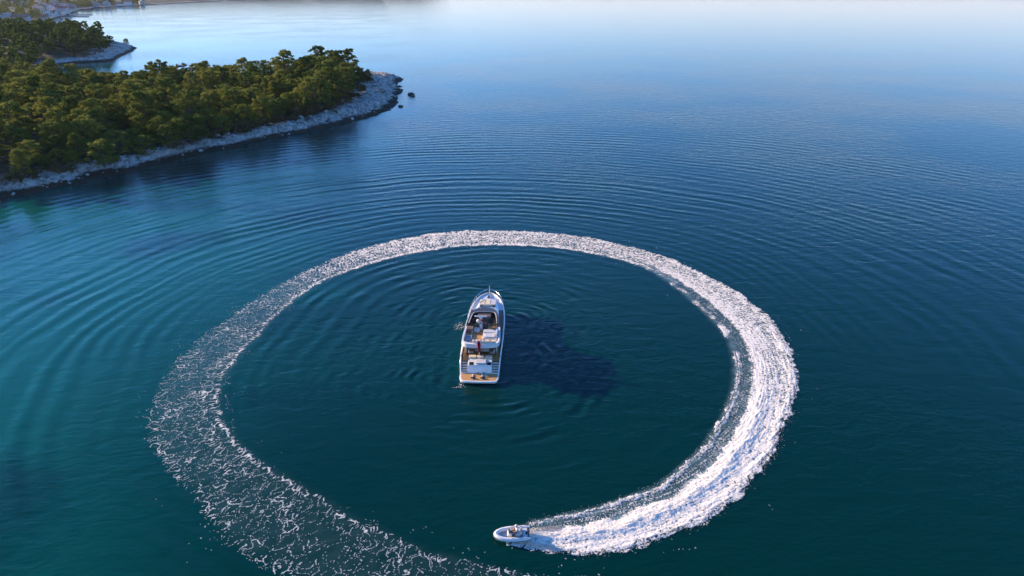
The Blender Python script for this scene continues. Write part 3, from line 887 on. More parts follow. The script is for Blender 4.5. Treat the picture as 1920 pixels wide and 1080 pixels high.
# rocks standing in the water off the point
for i, (x, y, s, lab) in enumerate([(-41.6, 291.5, 1.5, 'larger dark rock standing in the sea off the headland point'), (-40.6, 286.8, 1.1, 'low dark rock just in front of the larger sea rock'), (-41.6, 261.5, 1.2, 'dark rock in the sea nearest to the camera off the point')]):
    v, f = stone_mesh(70 + i)
    me = np_mesh('sea_rock', v * np.array([s * 1.3, s * 0.9, s * (0.75 if i == 0 else 0.42)]), f)
    o = link('sea_rock', me, M_WETROCK); o.location = (x, y, 0.15); o.rotation_euler = (0, 0, i)
    tag(o, lab, 'rock', 'rocks off the point')

# ------------------------------------------------------------------ far shore with the village
FAR = np.array([(-430, 655), (-470, 690), (-500, 740), (-531, 806), (-560, 880), (-575, 905), (-594, 946), (-631, 1022), (-640, 1060), (-672, 1113), (-705, 1190), (-735, 1240), (-775, 1330), (-800, 1420), (-800, 1490), (-798, 1680), (-806, 1880), (-760, 2250), (-300, 2420), (-86, 2380), (173, 2380), (615, 2340), (1003, 2310), (1265, 2280), (1900, 2220), (3200, 2050), (5000, 2600), (3000, 6000), (-2500, 6000), (-4200, 2500), (-3000, 640)], float)
M_FAR = simple('far_slope', (0.26, 0.22, 0.18), 0.95, 0.45, 0.02, 0, 0.1)
def far_land():
    def patch(gx, gy, name):
        X, Y = np.meshgrid(gx, gy, indexing='ij'); x, y = X.ravel(), Y.ravel()
        d = sdist(x + 6 * noise2(x / 40, y / 40, 201), y + 6 * noise2(x / 40, y / 40, 202), FAR)
        if name == 'village_shore':
            z = np.where(d < 0, 0.2 * d, 0.9 + 0.085 * np.minimum(d, 160) + 0.05 * np.clip(d - 160, 0, 900)) + np.where(d > 200, 1, 0) * 8 * fbm(x / 380, y / 380, 4, 203)
        else:
            z = np.where(d < 0, 0.2 * d, 0.9 + 0.012 * np.clip(d, 0, 1500) + sstep(60, 400, d) * 4 * fbm(x / 300, y / 300, 4, 203))
        z = np.where(d < -6, -8, z)
        f = grid_faces(len(gx), len(gy)); f = f[(d[f] > -8).any(1)]
        used, inv = np.unique(f, return_inverse=True)
        me = np_mesh(name, np.stack([x, y, z], 1)[used], inv.reshape(f.shape))
        fattr(me, 'rock', np.clip((1 - sstep(4, 14, d)) + 0.25 * sstep(-0.1, 0.4, fbm(x / 30, y / 30, 3, 204)), 0, 1)[used])
        return me
    me = patch(np.concatenate([np.arange(-3200, -1000, 60), np.arange(-1000, -420, 6)]), np.concatenate([np.arange(640, 1700, 7), np.arange(1700, 2200, 25), np.arange(2200, 5200, 100)]), 'village_shore')
    tag(link('village_shore', me, M_LAND, None, True), kind='structure')
    me = patch(np.concatenate([np.arange(-994, 2400, 26), np.arange(2400, 5000, 90)]), np.concatenate([np.arange(1800, 2600, 24), np.arange(2600, 5900, 90)]), 'far_hills')
    tag(link('far_hills', me, M_FAR, None, True), kind='structure')
far_land()

def zfar(x, y):
    xa, ya = np.array([float(x)]), np.array([float(y)])
    d = sdist(xa + 6 * noise2(xa / 40, ya / 40, 201), ya + 6 * noise2(xa / 40, ya / 40, 202), FAR)[0]
    return (0.9 + 0.085 * min(d, 160) if d > 0 else 0.2 * d), d

WALLS = [simple('render_white', (0.72, 0.69, 0.64), 0.8, 0.06, 0.6), simple('render_cream', (0.66, 0.56, 0.42), 0.8, 0.06, 0.6), simple('render_grey', (0.48, 0.45, 0.42), 0.85, 0.08, 0.6), simple('render_rose', (0.58, 0.42, 0.35), 0.8, 0.06, 0.6)]
WALLN = ['white', 'cream', 'grey stone', 'rose']
ROOFS = [simple('roof_terracotta', (0.42, 0.17, 0.09), 0.8, 0.2, 1.2), simple('roof_pale', (0.48, 0.33, 0.25), 0.85, 0.2, 1.2), simple('roof_red', (0.46, 0.13, 0.09), 0.8, 0.15, 1.2)]
ROOFN = ['terracotta', 'pale tiled', 'red tiled']
M_PANE = simple('window_glass', (0.03, 0.035, 0.045), 0.15, 0.1, 1)
M_DOOR = simple('door_wood', (0.10, 0.06, 0.035), 0.6, 0.2, 2)

def house(x, y, z, w, l, h, rot, wi, ri, label, group=None, name='village_house'):
    t = empty(name, (x, y, z), (0, 0, rot))
    MB().box(-w / 2, w / 2, -l / 2, l / 2, -3, h).obj('wall', WALLS[wi], t)
    e = 0.5; rh = w * 0.28
    mb = MB()
    for s in (-1, 1):
        a = [(s * (w / 2 + e), -l / 2 - e, h - e * 0.55), (0, -l / 2 - e, h + rh), (0, l / 2 + e, h + rh), (s * (w / 2 + e), l / 2 + e, h - e * 0.55)]
        mb.loft([[(p[0], p[1], p[2]) for p in a], [(p[0], p[1], p[2] + 0.25) for p in a]])
    rf = mb.obj('roof', ROOFS[ri], t)
    g = MB()
    for yy in (-l / 2 + 0.01, l / 2 - 0.01):
        g.add([(-w / 2, yy, h), (w / 2, yy, h), (0, yy, h + rh)], [(0, 1, 2)])
    g.obj('gable', WALLS[wi], t)
    MB().box(w * 0.12, w * 0.12 + 0.7, l * 0.1, l * 0.1 + 0.7, h + rh * 0.4, h + rh + 0.9).obj('chimney', WALLS[wi], rf)
    nfl = 1 if h < 4.2 else 2
    for fl in range(nfl):
        for k in (-1, 0, 1):
            if fl == 0 and k == 0: continue
            zc = 1.6 + fl * 2.9
            MB().box(k * w * 0.30 - 0.5, k * w * 0.30 + 0.5, -l / 2 - 0.05, -l / 2 + 0.05, zc - 0.65, zc + 0.65).obj('window', M_PANE, t)
            MB().box(w / 2 - 0.05, w / 2 + 0.05, k * l * 0.30 - 0.5, k * l * 0.30 + 0.5, zc - 0.65, zc + 0.65).obj('window', M_PANE, t)
    MB().box(-0.55, 0.55, -l / 2 - 0.06, -l / 2 + 0.04, 0, 2.2).obj('door', M_DOOR, t)
    tag(t, label, 'house', group)
    return t

HS = [(-539, 776, 0), (-589, 855, 0), (-863, 1292, 1), (-813, 1230, 1), (-880, 1361, 1), (-850, 1326, 1), (-700, 1097, 0), (-801, 1260, 1), (-742, 1173, 1), (-832, 1345, 1), (-768, 1230, 1), (-616, 990, 0), (-722, 1160, 1), (-786, 1292, 1), (-655, 1070, 0), (-797, 1320, 1), (-707, 1173, 0), (-738, 1225, 0), (-627, 1022, 0), (-662, 1090, 0), (-728, 1215, 0), (-765, 1275, 0), (-745, 1248, 0), (-678, 1120, 0), (-545, 814, 0), (-571, 915, 0), (-640, 1040, 0), (-690, 1130, 0), (-720, 1118, 1), (-755, 1195, 1), (-775, 1255, 0), (-812, 1480, 2), (-806, 1523, 2), (-815, 1570, 2), (-806, 1610, 2), (-808, 1440, 2)]
HS.sort(key=lambda p: p[1] )
r_ = np.random.default_rng(77)
ORD = ['nearest', 'second nearest', 'third nearest', 'fourth nearest', 'fifth nearest', 'sixth nearest', 'seventh nearest', 'eighth nearest', 'ninth nearest', 'tenth nearest', 'eleventh nearest', 'twelfth nearest', 'thirteenth nearest', 'fourteenth nearest', 'fifteenth nearest', 'sixteenth nearest', 'seventeenth nearest', 'eighteenth nearest', 'nineteenth nearest', 'twentieth nearest', 'farthest']
ROWN = ['in the village row along the waterfront', 'in the village row up the slope', 'of the separate far hamlet']
cnt = [0, 0, 0]
for x, y, row in HS:
    zz, d = zfar(x, y)
    if d < 7:
        x -= (9 - d); zz, d = zfar(x, y)
    wi = int(r_.choice(4, p=[.45, .3, .1, .15])); ri = int(r_.choice(3, p=[.35, .45, .2]))
    w = r_.uniform(9, 13); l = r_.uniform(11, 17); h = r_.choice([4.0, 6.2, 7.0])
    house(x, y, zz - 0.3, w, l, h, r_.choice([0.5, 2.07, 0.2, 1.8]) + r_.uniform(-0.15, 0.15), wi, ri,
          f'{WALLN[wi]} house with {ROOFN[ri]} roof, {ORD[cnt[row]]} {ROWN[row]}', 'houses of the far village')
    cnt[row] += 1
zz, d = zland(*HOUSE_SPOT)
house(HOUSE_SPOT[0], HOUSE_SPOT[1], zz - 0.1, 5.5, 6.5, 3.0, 0.35, 0, 1, 'small white house alone among pines on the farther wooded point', None, 'cottage')

# piers of the village
M_CONC = simple('concrete', (0.42, 0.40, 0.37), 0.9, 0.15, 0.5)
for i, (x, y, l, rot) in enumerate([(-622, 1036, 26, -0.15), (-655, 1095, 30, -0.1)]):
    o = MB().box(-3, l, -2.2, 2.2, -2, 1.0).obj('pier', M_CONC, None, bevel=0.1)
    o.location = (x, y, 0); o.rotation_euler = (0, 0, rot)
    tag(o, ['low concrete pier nearest the camera on the village waterfront', 'low concrete pier farther along the village waterfront'][i], 'pier')

# woods behind and beside the village
def far_wood(name, regions, n, label, seed):
    r = np.random.default_rng(seed); V = []; F = []; off = 0; got = 0
    while got < n:
        cx, cy, rx, ry = regions[r.integers(len(regions))]
        x, y = cx + rx * r.uniform(-1, 1), cy + ry * r.uniform(-1, 1)
        zz, d = zfar(x, y)
        if d < 8: got += 0.02; continue
        if any((x - a) ** 2 + (y - b) ** 2 < 110 for a, b, _ in HS): got += 0.02; continue
        Vl, Fl = VARS[r.integers(len(VARS))][4:]
        Vl = Vl.reshape(-1, 4, 3)[::2].reshape(-1, 3); Fl = np.arange(len(Vl)).reshape(-1, 4)
        rot = r.uniform(0, 6.28); c, s = math.cos(rot), math.sin(rot); k = r.uniform(0.85, 1.25)
        w = Vl * k
        V.append(np.stack([w[:, 0] * c - w[:, 1] * s + x, w[:, 0] * s + w[:, 1] * c + y, w[:, 2] + zz - 0.3], 1)); F.append(Fl + off); off += len(Vl); got += 1
    tag(link(name, np_mesh(name, np.concatenate(V), np.concatenate(F)), M_PINE), label, 'wood', kind='stuff')
far_wood('hillside_wood', [(-590, 760, 70, 70), (-640, 850, 60, 70), (-680, 950, 60, 60), (-540, 700, 70, 30)], 230, 'dark wood covering the hill in front of the village', 1)
far_wood('village_wood', [(-800, 1390, 40, 50), (-840, 1450, 50, 80), (-830, 1560, 30, 100), (-900, 1300, 60, 100), (-790, 1180, 60, 60)], 170, 'trees behind and between the houses of the far village', 2)

# ------------------------------------------------------------------ yacht
GEL = simple('white_gelcoat', (0.82, 0.775, 0.71), 0.22, 0.03, 1.5, 0, 0.5, 0.5)
GELG = simple('grey_gelcoat', (0.50, 0.51, 0.53), 0.4, 0.06, 2)
CHAR = simple('charcoal_composite', (0.055, 0.058, 0.066), 0.35, 0.1, 2)
BLK = simple('black_fittings', (0.012, 0.012, 0.015), 0.4, 0.2, 4)
GLASS = simple('tinted_glass', (0.010, 0.014, 0.020), 0.06, 0.1, 1, 0, 0.7)
STEEL = simple('polished_steel', (0.62, 0.62, 0.62), 0.18, 0.05, 3, metal=1.0)
TEAK = teak('teak_deck', (0.55, 0.26, 0.085), (0.68, 0.36, 0.13))
TEAKD = teak('weathered_teak', (0.17, 0.105, 0.07), (0.24, 0.16, 0.11))
TEAKY = teak('teak_step', (0.26, 0.145, 0.07), (0.36, 0.20, 0.10), 'Y')
CREAM = simple('cream_cushion', (0.74, 0.60, 0.43), 0.85, 0.08, 3, 0.2, 0.2)
GREYC = simple('grey_cushion', (0.55, 0.54, 0.55), 0.85, 0.08, 3, 0.2, 0.2)
DARKC = simple('navy_cushion', (0.022, 0.026, 0.042), 0.7, 0.2, 3, 0.2, 0.2)
RED = simple('red_bunting', (0.55, 0.015, 0.025), 0.8, 0.15, 4, 0.1, 0.1)
BLUEF = simple('blue_bunting', (0.02, 0.03, 0.16), 0.8, 0.15, 4)
WHITEF = simple('white_bunting', (0.75, 0.74, 0.72), 0.8, 0.05, 4)

yacht = empty('motor_yacht', (YS[0], YS[1], 0), (0, 0, YH))
tag(yacht, 'white flybridge motor yacht lying at the centre of the foam ring', 'yacht')

def lerp_tab(tab, y):
    t = np.array(tab); return float(np.interp(y, t[:, 0], t[:, 1]))
BT = [(1.75, 2.30), (2.5, 2.38), (4, 2.44), (8, 2.52), (12, 2.50), (14, 2.42), (15.5, 2.30), (17, 2.08), (18.2, 1.74), (19.2, 1.22), (19.75, 0.72), (20.05, 0.22)]
SH = [(1.75, 0.43), (2.1, 0.75), (2.6, 1.25), (3.2, 1.58), (4, 1.75), (8, 1.85), (12, 1.98), (16, 2.2), (20.05, 2.5)]
WL = [(1.2, 2.1), (8, 2.25), (12, 2.05), (15, 1.45), (17, 0.8), (18.4, 0.25), (19, 0.03), (20.05, 0.02)]
KE = [(1.75, -0.7), (12, -0.95), (16, -0.8), (18, -0.35), (19, 0.25), (20.05, 1.6)]
ysec = [1.76, 2.1, 2.6, 3.2, 4.0, 6.0, 8.0, 10.0, 12.0, 13.5, 15.0, 16.2, 17.2, 18.0, 18.7, 19.2, 19.6, 19.9, 20.05]
bw = lambda y: lerp_tab(BT, y)
zs_ = lambda y: lerp_tab(SH, y)
rings = []
for y in ysec:
    b, z, w, k = bw(y), zs_(y), lerp_tab(WL, y), lerp_tab(KE, y)
    k = min(k, z - 0.3)
    z1 = max(0.08, k + 0.45 * (z - k)) if k > -0.2 else 0.08
    half = [(b, z), (b * 0.995, z - 0.16), (w + (b - w) * 0.62, z1 + (z - z1) * 0.5), (w, z1), (w * 0.72, z1 + (k - z1) * 0.55), (0.01, k)]
    rings.append([(-x, y, zz) for x, zz in half] + [(x, y, zz) for x, zz in reversed(half)])
hull = MB().loft(rings, False, (True, False)).obj('hull', GEL, yacht, smooth=True)
for s in (-1, 1):
    mb = MB(); pts = []
    for y in np.linspace(6.2, 14.6, 9):
        b, z, w = bw(y), zs_(y), lerp_tab(WL, y)
        m = 0.42; zc = z - 0.62
        xx = w + (b - w) * (0.62 + 0.30 * (zc - z * 0.54) / (z * 0.4))
        pts.append((s * (xx + 0.03), y, zc))
    mb.loft([[(p[0], p[1], p[2] - 0.14), (p[0] + s * 0.015, p[1], p[2] + 0.14)] for p in pts], False, (False, False)).obj('hull_window', GLASS, hull)
# gunwale and inner bulwark
for s in (-1, 1):
    rg = []
    for y in ysec:
        b, z = bw(y), zs_(y)
        d = min(0.95, zs_(y) - 0.2) if y < 7 else 0.16
        i1 = max(b - 0.16, 0.01)
        rg.append([(s * b, y, z + 0.004), (s * (b - min(0.04, b * .3)), y, z + 0.05), (s * i1, y, z + 0.05), (s * max(i1 - 0.02, 0.005), y, z - d)])
    MB().loft(rg, False, (True, True)).obj('gunwale', GEL, yacht, smooth=True)
# side decks (weathered teak) and foredeck
for s in (-1, 1):
    rg = []
    for y in [6.9, 8, 10, 12, 13.5, 14.6, 15.4]:
        b, z = bw(y), zs_(y)
        rg.append([(s * (b - 0.15), y, z - 0.10), (s * max(b - 0.85, 0.2), y, z - 0.09)])
    MB().loft(rg, False, (False, False)).obj('side_deck', TEAKD, yacht)
rg = []
for y in [15.38, 16.2, 17.2, 18.0, 18.7, 19.2, 19.6, 19.9]:
    b, z = bw(y), zs_(y)
    rg.append([(-max(b - 0.15, 0.02), y, z - 0.115), (0, y, z - 0.06), (max(b - 0.15, 0.02), y, z - 0.115)])
MB().loft(rg, False, (False, False)).obj('foredeck', GEL, yacht, smooth=True)
# raised coachroof carrying the forward sunpad
co = [(-1.75, 13.6), (-1.6, 15.2), (-1.35, 16.6), (-0.95, 18.0), (0.95, 18.0), (1.35, 16.6), (1.6, 15.2), (1.75, 13.6)]
MB().loft([[(x, y, 1.9) for x, y in co], [(x * 0.95, y - 0.05, 2.36) for x, y in co], [(x * 0.86, y - 0.15, 2.44) for x, y in co]]).obj('coachroof', GEL, yacht, bevel=0.05)
pad = empty('sunpad', (0, 0, 0)); pad.parent = yacht
for x0, x1 in ((-1.12, -0.39), (-0.36, 0.36), (0.39, 1.12)):
    MB().box(x0, x1, 16.15, 17.75, 2.44, 2.56).obj('cushion', CREAM if x0 < 0.3 else GREYC, pad, bevel=0.05)
MB().box(-1.1, 1.1, 15.75, 16.1, 2.44, 2.70).obj('headrest', CREAM, pad, bevel=0.07)
for x in (-0.85, 0.85):
    MB().box(x - 0.16, x + 0.16, 15.52, 15.70, 2.42, 2.60).obj('cup_holder', BLK, pad, bevel=0.03)
# windlass, cleats, pulpit
wl_ = empty('windlass', (0, 0, 0)); wl_.parent = yacht
MB().tube([(0, 18.75, 2.36), (0, 18.75, 2.66)], [0.17, 0.13], 12).obj('drum', BLK, wl_, smooth=True)
MB().box(-0.28, 0.28, 18.55, 18.95, 2.30, 2.40).obj('base_plate', STEEL, wl_, bevel=0.02)
MB().box(-0.06, 0.06, 18.95, 20.35, 2.44, 2.52).obj('anchor_roller', STEEL, wl_, bevel=0.01)
MB().tube([(0, 20.15, 2.5), (0, 20.2, 3.5)], [0.05, 0.02], 8).obj('bow_staff', WHITEF, yacht)
for s in (-1, 1):
    for y in (3.6, 9.5, 17.6):
        MB().box(s * (bw(y) - 0.09) - 0.05, s * (bw(y) - 0.09) + 0.05, y - 0.16, y + 0.16, zs_(y) + 0.05, zs_(y) + 0.13).obj('cleat', STEEL, yacht, bevel=0.02)
rail = empty('bow_rail', (0, 0, 0)); rail.parent = yacht
ys_r = [11.0, 12.5, 14, 15.2, 16.2, 17.2, 18.0, 18.7, 19.3, 19.75, 20.0]
for s in (-1, 1):
    pts = [(s * max(bw(y) - 0.12, 0.0), y, zs_(y) + 0.05 + (0.5 if i > 0 else 0.0)) for i, y in enumerate(ys_r)]
    MB().tube(pts, 0.028, 6).obj('top_rail', STEEL, rail, smooth=True)
    for i, y in enumerate(ys_r[1:-1]):
        MB().tube([(s * max(bw(y) - 0.12, 0), y, zs_(y)), (s * max(bw(y) - 0.12, 0), y, zs_(y) + 0.55)], 0.02, 6).obj('stanchion', STEEL, rail)

# deckhouse with raked windscreen
def outl(half):
    return [(-x, y) for x, y in half] + [(x, y) for x, y in reversed(half) if x > 0.001]
ob = [(1.86, 6.9), (1.86, 9), (1.80, 11.5), (1.6, 13.4), (1.2, 14.7), (0.6, 15.4), (0.0, 15.55)]
om = [(1.80, 6.9), (1.80, 9), (1.72, 11.2), (1.48, 12.8), (1.08, 13.8), (0.55, 14.3), (0.0, 14.4)]
ot = [(1.74, 6.9), (1.74, 9), (1.62, 10.6), (1.36, 11.8), (0.98, 12.4), (0.5, 12.7), (0.0, 12.8)]
house_ = MB().loft([[(x, y, 1.72) for x, y in outl(ob)], [(x, y, 2.35) for x, y in outl(om)]], True, (True, False)).obj('deckhouse', GEL, yacht, smooth=True)
MB().loft([[(x * 0.995, y, 2.35) for x, y in outl(om)], [(x, y, 3.0) for x, y in outl(ot)]], True, (False, True)).obj('window_band', GLASS, house_, smooth=True)
for s in (-1, 1):
    for k in (2, 4):
        a, b = om[k], ot[k]
        MB().tube([(s * a[0] * 1.005, a[1], 2.35), (s * b[0] * 1.01, b[1] + 0.02, 3.0)], 0.06, 6).obj('window_pillar', GEL, house_)

# flybridge: floor slab, white coaming aft, dark visor forward
fo = [(0.0, 2.95), (1.0, 3.0), (1.7, 3.12), (2.12, 3.45), (2.28, 4.0), (2.30, 5.0), (2.26, 6.2), (2.16, 7.6), (2.04, 9.0), (1.90, 10.2), (1.66, 11.2), (1.22, 11.9), (0.62, 12.25), (0.0, 12.35)]
def poly_full(h, k=0.0):
    P = []
    for i, (x, y) in enumerate(h):
        P.append((x, y))
    L_ = [(-x, y) for x, y in h]; R__ = [(x, y) for x, y in reversed(h) if x > 0.001]
    return L_ + R__
def shrink(h, sx, aft, fore, ylo=2.95, yhi=12.35):
    out = []
    for x, y in h:
        t = (y - ylo) / (yhi - ylo)
        out.append((max(0.0, x - sx * min(1, x / 0.8)), y + (aft if t < 0.03 + 0.02 else aft * max(0, 1 - t * 6)) - fore * max(0, (t - 0.75) / 0.25) ** 1.5))
    return out
fly = empty('flybridge', (0, 0, 0)); fly.parent = yacht
sl_ = shrink(fo, 0.10, 0.06, 0.1)
MB().loft([[(x, y, 2.98) for x, y in poly_full(shrink(fo, 0.35, 0.3, 0.3))], [(x, y, 3.12) for x, y in poly_full(sl_)]], True, (True, False)).obj('underside', GEL, fly, smooth=True)
MB().prism(poly_full(shrink(fo, 0.2, 0.2, 0.3)), 3.12, 3.20).obj('floor', TEAK, fly)
def coam(idx0, idx1, z0, z1, out_in, inn_w, mat, name, inner_aft=0.32, inner_fore=0.0):
    h = fo[idx0:idx1]; 
    full_o = fo; full_i = shrink(fo, inn_w, inner_aft, inner_fore); full_t = shrink(fo, out_in, out_in * 0.7, out_in)
    def sec(i, s):
        o, t, n = full_o[i], full_t[i], full_i[i]
        return [(s * o[0], o[1], z0), (s * t[0], t[1], z1), (s * n[0], n[1], z1 - 0.01), (s * n[0], n[1], 3.19)]
    if idx0 == 0:
        seq = [(i, -1) for i in range(idx1 - 1, 0, -1)] + [(i, 1) for i in range(0, idx1)]
    else:
        seq = [(i, -1) for i in range(idx0, idx1)] + [(i, 1) for i in range(idx1 - 2, idx0 - 1, -1)]
    return MB().loft([sec(i, s) for i, s in seq], True, (True, True)).obj(name, mat, fly, smooth=True)
coam(0, 8, 3.12, 3.62, 0.05, 0.26, GEL, 'coaming')
coam(7, 14, 3.08, 4.05, 0.16, 0.42, CHAR, 'visor', 0.32, 1.5)
# pale edge trim inside the visor
tr = shrink(fo, 0.44, 0.32, 1.55)
trp = [(-tr[i][0], tr[i][1], 4.06) for i in range(7, 14)] + [(tr[i][0], tr[i][1], 4.06) for i in range(12, 6, -1)]
MB().tube(trp, 0.035, 5).obj('visor_trim', CREAM, fly)
# helm: console, two bucket seats, bench
con = empty('helm_console', (0, 0, 0)); con.parent = yacht
MB().loft([[(-0.9, 9.5, 3.2), (0.9, 9.5, 3.2), (0.9, 10.4, 3.2), (-0.9, 10.4, 3.2)], [(-0.85, 9.75, 3.85), (0.85, 9.75, 3.85), (0.85, 10.4, 4.0), (-0.85, 10.4, 4.0)]]).obj('body', TEAKD, con, bevel=0.04)
MB().box(-0.5, 0.5, 9.72, 9.76, 3.5, 3.8).obj('screen', BLK, con)
mb = MB(); ring = [(-0.3 + 0.2 * math.cos(t), 9.55 + 0.06 * math.sin(t), 3.65 + 0.2 * math.sin(t)) for t in np.linspace(0, 2 * math.pi, 17)]
mb.tube(ring, 0.02, 5).obj('steering_wheel', BLK, con)
def helm_seat(x, y):
    t = empty('helm_seat', (x, y, 3.2)); t.parent = yacht
    MB().box(-0.3, 0.3, -0.28, 0.3, 0.42, 0.62).obj('seat', DARKC, t, bevel=0.08)
    MB().box(-0.3, 0.3, -0.40, -0.24, 0.5, 1.15).obj('backrest', DARKC, t, bevel=0.07)
    MB().tube([(0, 0, 0), (0, 0, 0.44)], 0.09, 8).obj('pedestal', STEEL, t)
helm_seat(-1.22, 8.55); helm_seat(0.98, 8.55)
MB().box(-0.75, 0.55, 7.7, 8.7, 3.2, 3.72).obj('helm_bench', DARKC, yacht, bevel=0.08)
MB().box(-0.75, 0.55, 7.55, 7.7, 3.2, 4.05).obj('bench_backrest', CHAR, yacht, bevel=0.05)
MB().box(0.62, 1.55, 7.15, 7.6, 3.2, 3.62).obj('teak_locker', TEAK, yacht, bevel=0.03)
MB().box(-1.85, -1.1, 6.6, 7.5, 3.2, 3.75).obj('wet_bar', TEAKD, yacht, bevel=0.03)
MB().box(-1.05, -0.35, 6.75, 7.45, 3.2, 3.55).obj('side_cabinet', GELG, yacht, bevel=0.03)
MB().box(-0.9, 0.35, 6.25, 6.6, 3.2, 3.26).obj('threshold', TEAKY, yacht, bevel=0.01)
# mast with radar scanner and courtesy flag
mast = empty('radar_mast', (0, 0, 0)); mast.parent = yacht
MB().loft([[(-0.42, 7.35, 3.2), (0.02, 7.35, 3.2), (0.02, 7.65, 3.2), (-0.42, 7.65, 3.2)], [(-0.30, 7.2, 4.9), (-0.10, 7.2, 4.9), (-0.10, 7.4, 4.9), (-0.30, 7.4, 4.9)]]).obj('post', GELG, mast, bevel=0.03)
MB().ball((-0.2, 7.3, 4.95), (0.22, 0.22, 0.14), 12, 6).obj('radar_motor', GEL, mast, smooth=True)
MB().box(-0.98, 0.58, 7.22, 7.40, 5.05, 5.19).obj('radar_scanner', GEL, mast, bevel=0.04)
MB().ball((-0.55, 7.3, 4.5), (0.2, 0.2, 0.24), 12, 8).obj('satellite_dome', GEL, mast, smooth=True)
MB().box(-0.55, -0.2, 7.28, 7.34, 4.2, 4.28).obj('dome_bracket', GELG, mast)
MB().tube([(-0.02, 7.25, 4.4), (0.02, 7.05, 5.0)], 0.015, 5).obj('flag_halyard', STEEL, mast)
cf = empty('courtesy_flag', (0, 0, 0)); cf.parent = mast
for k, m_ in enumerate((RED, WHITEF, BLUEF)):
    MB().loft([[(-0.28 + 0.30 * u, 7.06 + 0.05 * math.sin(6 * u), 4.85 - 0.17 * k - 0.22 * u), (-0.28 + 0.30 * u, 7.06 + 0.05 * math.sin(6 * u), 4.69 - 0.17 * k - 0.22 * u)] for u in np.linspace(0, 1, 6)], False, (False, False)).obj('stripe', m_, cf)
# lounge: starboard settee, port stair hatch, aft cushions
so_ = empty('settee', (0, 0, 0)); so_.parent = yacht
MB().prism([(0.15, 4.75), (1.95, 4.75), (1.95, 6.85), (0.15, 6.85)], 3.2, 3.5).obj('base', GEL, so_, bevel=0.03)
MB().box(0.18, 1.62, 5.95, 6.80, 3.5, 3.66).obj('cushion', GREYC, so_, bevel=0.06)
MB().box(0.45, 1.62, 4.80, 5.90, 3.5, 3.64).obj('cushion', GREYC, so_, bevel=0.06)
MB().box(1.66, 1.95, 4.8, 6.8, 3.5, 3.95).obj('backrest', GREYC, so_, bevel=0.06)
hat = empty('stair_hatch', (0, 0, 0)); hat.parent = yacht
for s in (0, 1):
    MB().tube([(-1.85 + 0.75 * s, 3.75, 3.22), (-1.85 + 0.75 * s, 5.75, 3.22), (-1.85 + 0.75 * s, 5.75, 3.95), (-1.85 + 0.75 * s, 3.9, 3.95)], 0.03, 6).obj('handrail', STEEL, hat, smooth=True)
MB().box(-1.86, -1.08, 3.8, 5.8, 3.201, 3.215).obj('well_shade', BLK, hat)  # black plate on the solid floor, its colour stands in for the stairwell's shade
for k in range(6):
    MB().box(-1.80, -1.14, 3.95 + 0.3 * k, 4.13 + 0.3 * k, 3.22 + 0.03 * k, 3.26 + 0.03 * k).obj('step', GELG, hat, bevel=0.01)
aft = empty('aft_sofa', (0, 0, 0)); aft.parent = yacht
for k in range(4):
    x0 = -0.98 + 0.72 * k
    MB().box(x0, x0 + 0.69, 3.42, 4.30, 3.2, 3.62).obj('cushion', CREAM, aft, bevel=0.09)
    MB().box(x0 + 0.02, x0 + 0.67, 3.28, 3.44, 3.5, 3.86).obj('backrest', CREAM, aft, bevel=0.06)

# cockpit under the overhang
MB().prism([(-2.14, 3.2), (2.14, 3.2), (2.2, 7.0), (-2.2, 7.0)], 1.18, 1.28).obj('cockpit_sole', TEAK, yacht)
cb = MB().box(-1.75, 1.75, 6.86, 6.92, 1.28, 3.0).obj('saloon_door', GLASS, yacht)
for x in (-1.75, -0.6, 0.6, 1.75):
    MB().box(x - 0.05, x + 0.05, 6.82, 6.87, 1.28, 3.0).obj('door_frame', STEEL, cb)
for s in (-1, 1):
    MB().loft([[(s * 1.72, 5.0, 1.28), (s * 1.9, 5.0, 1.28), (s * 1.9, 6.95, 1.28), (s * 1.72, 6.95, 1.28)], [(s * 1.78, 3.9, 3.0), (s * 2.0, 3.9, 3.0), (s * 2.0, 6.95, 3.0), (s * 1.78, 6.95, 3.0)]]).obj('side_wing', GEL, yacht, bevel=0.04)
# aft bench and transom block with garage door
blk = MB().loft([[(-1.45, 1.75, 0.42), (1.45, 1.75, 0.42), (1.45, 3.35, 0.42), (-1.45, 3.35, 0.42)], [(-1.42, 2.05, 1.35), (1.42, 2.05, 1.35), (1.42, 3.30, 1.52), (-1.42, 3.30, 1.52)]]).obj('transom_block', GEL, yacht, bevel=0.07)
MB().loft([[(-0.55, 1.70, 0.50), (0.78, 1.70, 0.50), (0.78, 1.86, 0.50), (-0.55, 1.86, 0.50)], [(-0.55, 1.93, 1.22), (0.78, 1.93, 1.22), (0.78, 2.1, 1.22), (-0.55, 2.1, 1.22)]]).obj('garage_door', GEL, blk, bevel=0.03)
for x in (-0.15, 0.5):
    MB().box(x - 0.1, x + 0.1, 1.68, 1.80, 0.58, 0.64).obj('latch', BLK, blk)
MB().box(-0.52, 0.75, 2.15, 3.22, 1.42, 1.58).obj('transom_sunpad', GREYC, blk, bevel=0.06)
for s, x0 in ((-1, -1.22), (1, 0.88)):
    MB().loft([[(x0, 2.12, 1.345), (x0 + 0.46, 2.12, 1.345), (x0 + 0.46, 2.62, 1.41), (x0 - 0.04, 2.62, 1.41)], [(x0, 2.12, 1.385), (x0 + 0.46, 2.12, 1.385), (x0 + 0.46, 2.62, 1.45), (x0 - 0.04, 2.62, 1.45)]]).obj('skylight', GLASS, blk)
bn = empty('cockpit_bench', (0, 0, 0)); bn.parent = yacht
